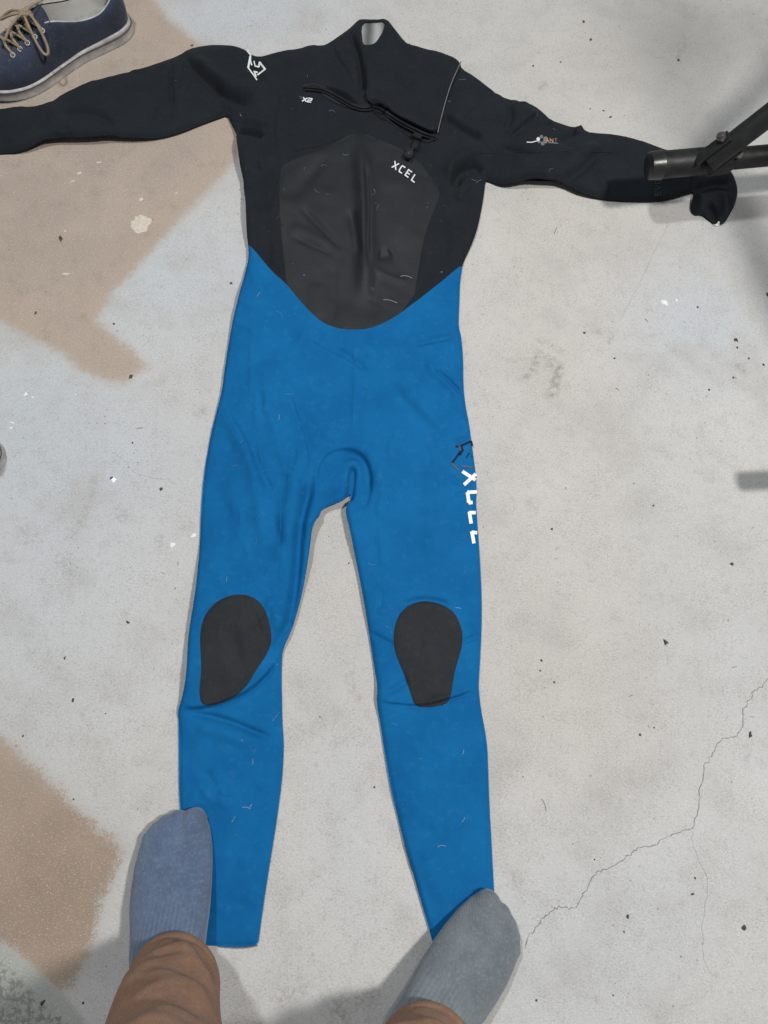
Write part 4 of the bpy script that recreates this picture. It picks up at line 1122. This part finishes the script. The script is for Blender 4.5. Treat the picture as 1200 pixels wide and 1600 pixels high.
def leg(spine, radii, wr, seed, n=72, rows=120):
    r = np.random.default_rng(seed)
    Pp = np.array(spine, float); L_ = np.concatenate([[0], np.cumsum(np.linalg.norm(np.diff(Pp, axis=0), axis=1))])
    s = np.concatenate([np.linspace(0, .34, rows), np.linspace(.36, L_[-1], 20)])
    C = np.stack([np.interp(s, L_, Pp[:, i]) for i in range(3)], -1)
    for _ in range(6): C[1:-1] = .5 * C[1:-1] + .25 * (C[:-2] + C[2:])
    R_ = np.interp(s, L_, radii)
    th_ = np.linspace(0, 2 * math.pi, n, endpoint=False)
    V = []
    for i in range(len(s)):
        d_ = np.zeros(n)
        for (t0, s0, sl_, w_, wt, a_) in wr[::1]:
            dt = (th_ - t0 + math.pi) % (2 * math.pi) - math.pi
            e_ = (s[i] - s0 - sl_ * dt - .012 * np.sin(dt * 2 + s0 * 40)) / w_
            d_ += a_ * np.where(e_ > 0, np.exp(-(e_ * .55) ** 2), np.exp(-(e_ * 1.15) ** 2)) * np.exp(-(dt / wt) ** 2)
        d_ += .0012 * np.sin(th_ * 5 + s[i] * 30) + .0010 * np.sin(th_ * 9 - s[i] * 55)
        rr = R_[i] + .85 * d_ * min(1, max(0, (s[i] - .012) / .02)) + .0010 * math.exp(-((s[i] - .010) / .008) ** 2) - .0016 * math.exp(-((s[i] - .021) / .0028) ** 2)
        if s[i] < .006: rr = rr - .0025 * (1 - s[i] / .006)
        V += [C[i] + [rr[k] * math.cos(th_[k]), rr[k] * 1.06 * math.sin(th_[k]), 0] for k in range(n)]
    m = len(s)
    F = [(i * n + k, i * n + (k + 1) % n, (i + 1) * n + (k + 1) % n, (i + 1) * n + k) for i in range(m - 1) for k in range(n)]
    # hem turned inward
    q = len(V)
    for k in range(n):
        p = np.array(V[k]); V.append(C[0] + (p - C[0]) * .93 + [0, 0, .001])
    for k in range(n):
        p = np.array(V[k]); c6 = C[int(rows * .03 / .34)]; V.append(c6 + (p - C[0]) * .90)
    F += [(q + k, q + (k + 1) % n, (k + 1) % n, k) for k in range(n)] + [(q + n + k, q + n + (k + 1) % n, q + (k + 1) % n, q + k) for k in range(n)]
    # tilt the hem: lower at the heel
    return np.array(V), F
H_ = -math.pi / 2
fr = math.pi / 2
wl = [(fr + .3, .050, .020, .011, 1.0, .0050), (fr - .6, .072, -.030, .012, .9, .0055), (fr + .5, .104, .034, .014, 1.0, .0070), (fr - .3, .142, -.040, .016, 1.1, .0070), (fr + .7, .176, .020, .015, .9, .0065),
      (fr - .1, .212, .030, .018, 1.1, .0065), (fr + .2, .26, .02, .018, 1.4, .006)]
LL = leg([(-.258, -.276, .080), (-.243, -.298, .17), (-.224, -.315, .26), (-.205, -.33, .40), (-.19, -.37, .55), (-.205, -.44, .90)], [.0565, .062, .067, .071, .078, .088], wl, 1)
wr2 = [(t + .5, s_, -sl_, w_, wt, a_) for t, s_, sl_, w_, wt, a_ in wl]
LR = leg([(.050, -.352, .092), (.036, -.362, .17), (.008, -.385, .26), (-.012, -.39, .40), (-.03, -.41, .55), (-.045, -.45, .90)], [.060, .064, .068, .072, .078, .088], wr2, 2)
pel = tube([(-.125, -.45, .80), (-.125, -.45, .86), (-.125, -.45, .95), (-.125, -.45, 1.02)], [.06, .15, .165, .155], 32)
tro = mesh('trousers', *join([LL, LR, pel]), M['trousers'], person)
tro['label'] = 'brown cotton trousers'

# ------------------------------------------------------------------ crumbs, chip, lint
def crumb(u, v, r, mat, seed, label, group, flat=.45, asp=1.0):
    g = np.random.default_rng(seed)
    m = (CAM_H / (sP + (v - 800) / FPX * cP)) / FPX
    c = U(u, v)
    n = 9
    a = np.sort(g.uniform(0, 2 * math.pi, n)); rr = g.uniform(.45, 1.25, n)
    rot = g.uniform(0, 3.14)
    x, y = rr * np.cos(a) * asp, rr * np.sin(a) / asp
    x, y = x * math.cos(rot) - y * math.sin(rot), x * math.sin(rot) + y * math.cos(rot)
    hz = r * m * flat
    V = [(c[0] + r * m * x[i], c[1] + r * m * y[i], .0003) for i in range(n)] + [(c[0] + r * m * .75 * x[i], c[1] + r * m * .75 * y[i], hz * g.uniform(.6, 1.3)) for i in range(n)] + [(c[0], c[1], hz * 1.2)]
    F = [(i, (i + 1) % n, n + (i + 1) % n, n + i) for i in range(n)] + [(n + i, n + (i + 1) % n, 2 * n) for i in range(n)]
    V = np.array(V)
    o = mesh('crumb', V, F, mat, None, False, origin=(c[0], c[1], 0))
    tag(o, label, 'crumb', group)
    return o
GR = 'dark crumbs scattered on the concrete floor'
named = [(1040, 1004, 4.5, 'flat dark chip alone on the floor right of the right knee pad'), (1172, 1148, 5, 'dark crumb beside the floor crack near the right picture edge'), (1161, 1450, 4.5, 'dark crumb in the lower right corner area of the floor'),
         (981, 1431, 4, 'dark crumb below the middle of the floor crack'), (1143, 881, 3.5, 'dark crumb by the right picture edge level with the thighs'), (252, 764, 3.5, 'dark crumb on the floor beside the left thigh of the wetsuit'),
         (102, 1029, 3.5, 'long dark crumb on pale floor above the lower brown stain'), (67, 1566, 4.5, 'dark crumb on the greenish patch in the bottom left corner'), (1150, 531, 4, 'round dark crumb on the bluish floor below the stand'),
         (200, 972, 2.8, 'small dark crumb on the floor left of the left knee pad'), (361, 443, 2.8, 'small dark crumb close to the left waist of the wetsuit'), (862, 827, 2.6, 'small dark crumb on the floor right of the large thigh letters'), (1200, 460, 3.5, 'dark crumb in the shade at the right picture edge')]
for i, (u, v, r, lb) in enumerate(named):
    crumb(u, v, r, M['crumb'], 100 + i, lb, GR, asp=1.25 if i in (0, 6) else 1.0)
for i, (u, v, r, lb) in enumerate([(95, 372, 6.5, 'dark brown flattened lump on the upper brown stain'), (56, 489, 3.2, 'small brown crumb near the lower edge of the upper stain'), (204, 588, 4.5, 'brown crumb at the tip of the upper brown stain')]):
    crumb(u, v, r, M['brown_crumb'], 200 + i, lb, 'brown crumbs on the upper stain', .3)
tiny = [(1086, 1372), (1082, 1397), (838, 1563), (958, 1555), (817, 1214), (1022, 1137), (929, 1343), (1146, 590), (1108, 609), (960, 560), (1021, 790), (114, 1094), (115, 1249), (130, 1567), (207, 692), (178, 506), (912, 34), (923, 62), (833, 103), (876, 97), (922, 170),
        (954, 183), (943, 173), (1060, 94), (913, 520), (1090, 480), (290, 125), (300, 71), (165, 1115), (36, 1150), (570, 920), (545, 880), (585, 1230), (500, 1120), (95, 120), (1152, 543), (1170, 560), (1193, 570), (846, 1032), (844, 1048), (866, 1066), (975, 1456), (1000, 1148)]
tp_ = []
for i, (u, v) in enumerate(tiny + [(rng.uniform(0, 1200), rng.uniform(0, 1600)) for _ in range(170)]):
    r = rng.uniform(1.2, 2.3) if i < len(tiny) else rng.uniform(.25, .6)
    m = (CAM_H / (sP + (v - 800) / FPX * cP)) / FPX * r
    c = U(u, v)
    a = rng.uniform(0, 6.28); asx = rng.uniform(.6, 1.8)
    k = 5
    V = [(c[0] + m * (asx * math.cos(2 * math.pi * j / k) * math.cos(a) - math.sin(2 * math.pi * j / k) * math.sin(a)), c[1] + m * (asx * math.cos(2 * math.pi * j / k) * math.sin(a) + math.sin(2 * math.pi * j / k) * math.cos(a)), .0003) for j in range(k)] + [(c[0], c[1], m * .7)]
    tp_.append((V, [(j, (j + 1) % k, k) for j in range(k)]))
grit = mesh('grit', *join(tp_), M['crumb'], None, False)
tag(grit, 'fine dark grit sprinkled over the whole concrete floor', 'grit', kind='stuff')
# white paper chip with a blue corner
def flat(P, h):
    Q = U(np.array(P)[:, 0], np.array(P)[:, 1], h); n = len(P)
    Q0 = Q.copy(); Q0[:, 2] = .0004
    return np.vstack([Q, Q0]), [tuple(range(n))[::-1]] + [(i, (i + 1) % n, (i + 1) % n + n, i + n) for i in range(n)]
cc = U(177, 749)
chip = empty('paper_chip', (cc[0], cc[1], 0)); tag(chip, 'tiny white paper chip with a blue corner on the floor left of the thigh', 'paper')
mesh('paper', *flat([(173, 748), (177, 745), (182, 749), (177, 755)], .0012), M['chip'], chip, False)
mesh('ink_corner', *flat([(171, 747), (175, 744), (177, 746), (173, 749)], .0016), M['chip_ink'], chip, False)

def fibre(u, v, ln, ang_, curl, r, off=.0008, on=True, g=None):
    t = np.linspace(-.5, .5, 8)
    a = ang_ + curl * t
    x = np.cumsum(np.cos(a)) * ln / 8; y = np.cumsum(np.sin(a)) * ln / 8
    x, y = u + x - x.mean(), v + y - y.mean()
    Q = on_suit(x, y, off) if on else U(x, y, .0006)
    return tube(Q, r, 3, caps=False)
def inside_px(u, v):
    p = U(u, v, .012)
    i, j = int((p[0] - x0) / STEP), int((p[1] - y0) / STEP)
    return 0 <= i < GX.shape[1] and 0 <= j < GX.shape[0] and PHI[j, i] < -.008
dim, bright = [], []
k = 0
while k < 110:
    u, v = rng.uniform(260, 790), rng.uniform(200, 1470)
    if v < 500 and rng.random() < .6: continue
    if not inside_px(u, v): continue
    k += 1
    (bright if rng.random() < .16 else dim).append(fibre(u, v, min(rng.gamma(1.8, 4.5), 22), rng.uniform(0, 6.28), rng.normal(0, 1.6), rng.uniform(.00007, .00014)))
for u, v, ln, a, c in [(354, 905, 9, 1.7, .4), (635, 993, 15, 3.05, .2), (385, 1262, 15, .1, .9), (392, 1259, 7, -1, .4), (323, 1275, 6, 1, .4), (690, 1322, 16, -.2, 1.6), (724, 1281, 10, 2, 1), (436, 652, 9, 1.6, .6), (372, 962, 9, 2.0, 2.5), (364, 1045, 12, .9, -1.5), (390, 978, 8, 1.2, .5),
                       (716, 950, 10, .1, .6), (635, 432, 22, .1, .9), (610, 470, 26, .2, .6), (365, 1280, 12, 2.1, 0.3), (368, 1000, 10, 2.4, .4), (330, 997, 3, 0, 0), (690, 425, 3, 0, 0), (475, 430, 3, 0, 0), (376, 180, 5, 1, .5), (404, 460, 9, 2, .5), (378, 1157, 4, 1.5, .3), (395, 1190, 10, 1.5, .4), (724, 1175, 9, 1.8, .5), (300, 815, 5, .5, .3)]:
    bright.append(fibre(u, v, ln, a, c, .00028))
for u, v in [(u_, v_) for u_, v_ in zip(rng.uniform(20, 1000, 40), rng.uniform(90, 320, 40)) if inside_px(u_, v_)]:
    dim.append(fibre(u, v, rng.uniform(2, 14), rng.uniform(0, 6.28), rng.normal(0, 1.5), .0002))
lb = mesh('lint', *join(bright), M['lint'], None)
tag(lb, 'white hairs and lint clinging to the wetsuit', 'lint', kind='stuff')
ld = mesh('lint', *join(dim), M['lint_dim'], None)
tag(ld, 'faint pale hairs strewn over the wetsuit fabric', 'lint', kind='stuff')
hair = []
for u, v, ln, a, c in [(851, 1258, 24, 1.2, .6), (218, 669, 11, -.2, .3), (278, 880, 8, 1.5, .3), (1148, 1042, 9, -.3, 0), (1175, 1120, 8, .1, .2), (254, 895, 6, .5, 0), (1010, 500, 8, .7, .1), (965, 608, 8, .5, .2), (986, 1087, 7, -.4, .2), (847, 1145, 0.1, 0, 0), (868, 360, 14, -1.2, .1), (110, 880, 6, 1, .5)]:
    hair.append(fibre(u, v, max(ln, 2), a, c, .0003, on=False))
hh = mesh('hair', *join(hair), M['crumb'], None)
tag(hh, 'short dark hairs lying on the bare concrete floor', 'hair', kind='stuff')
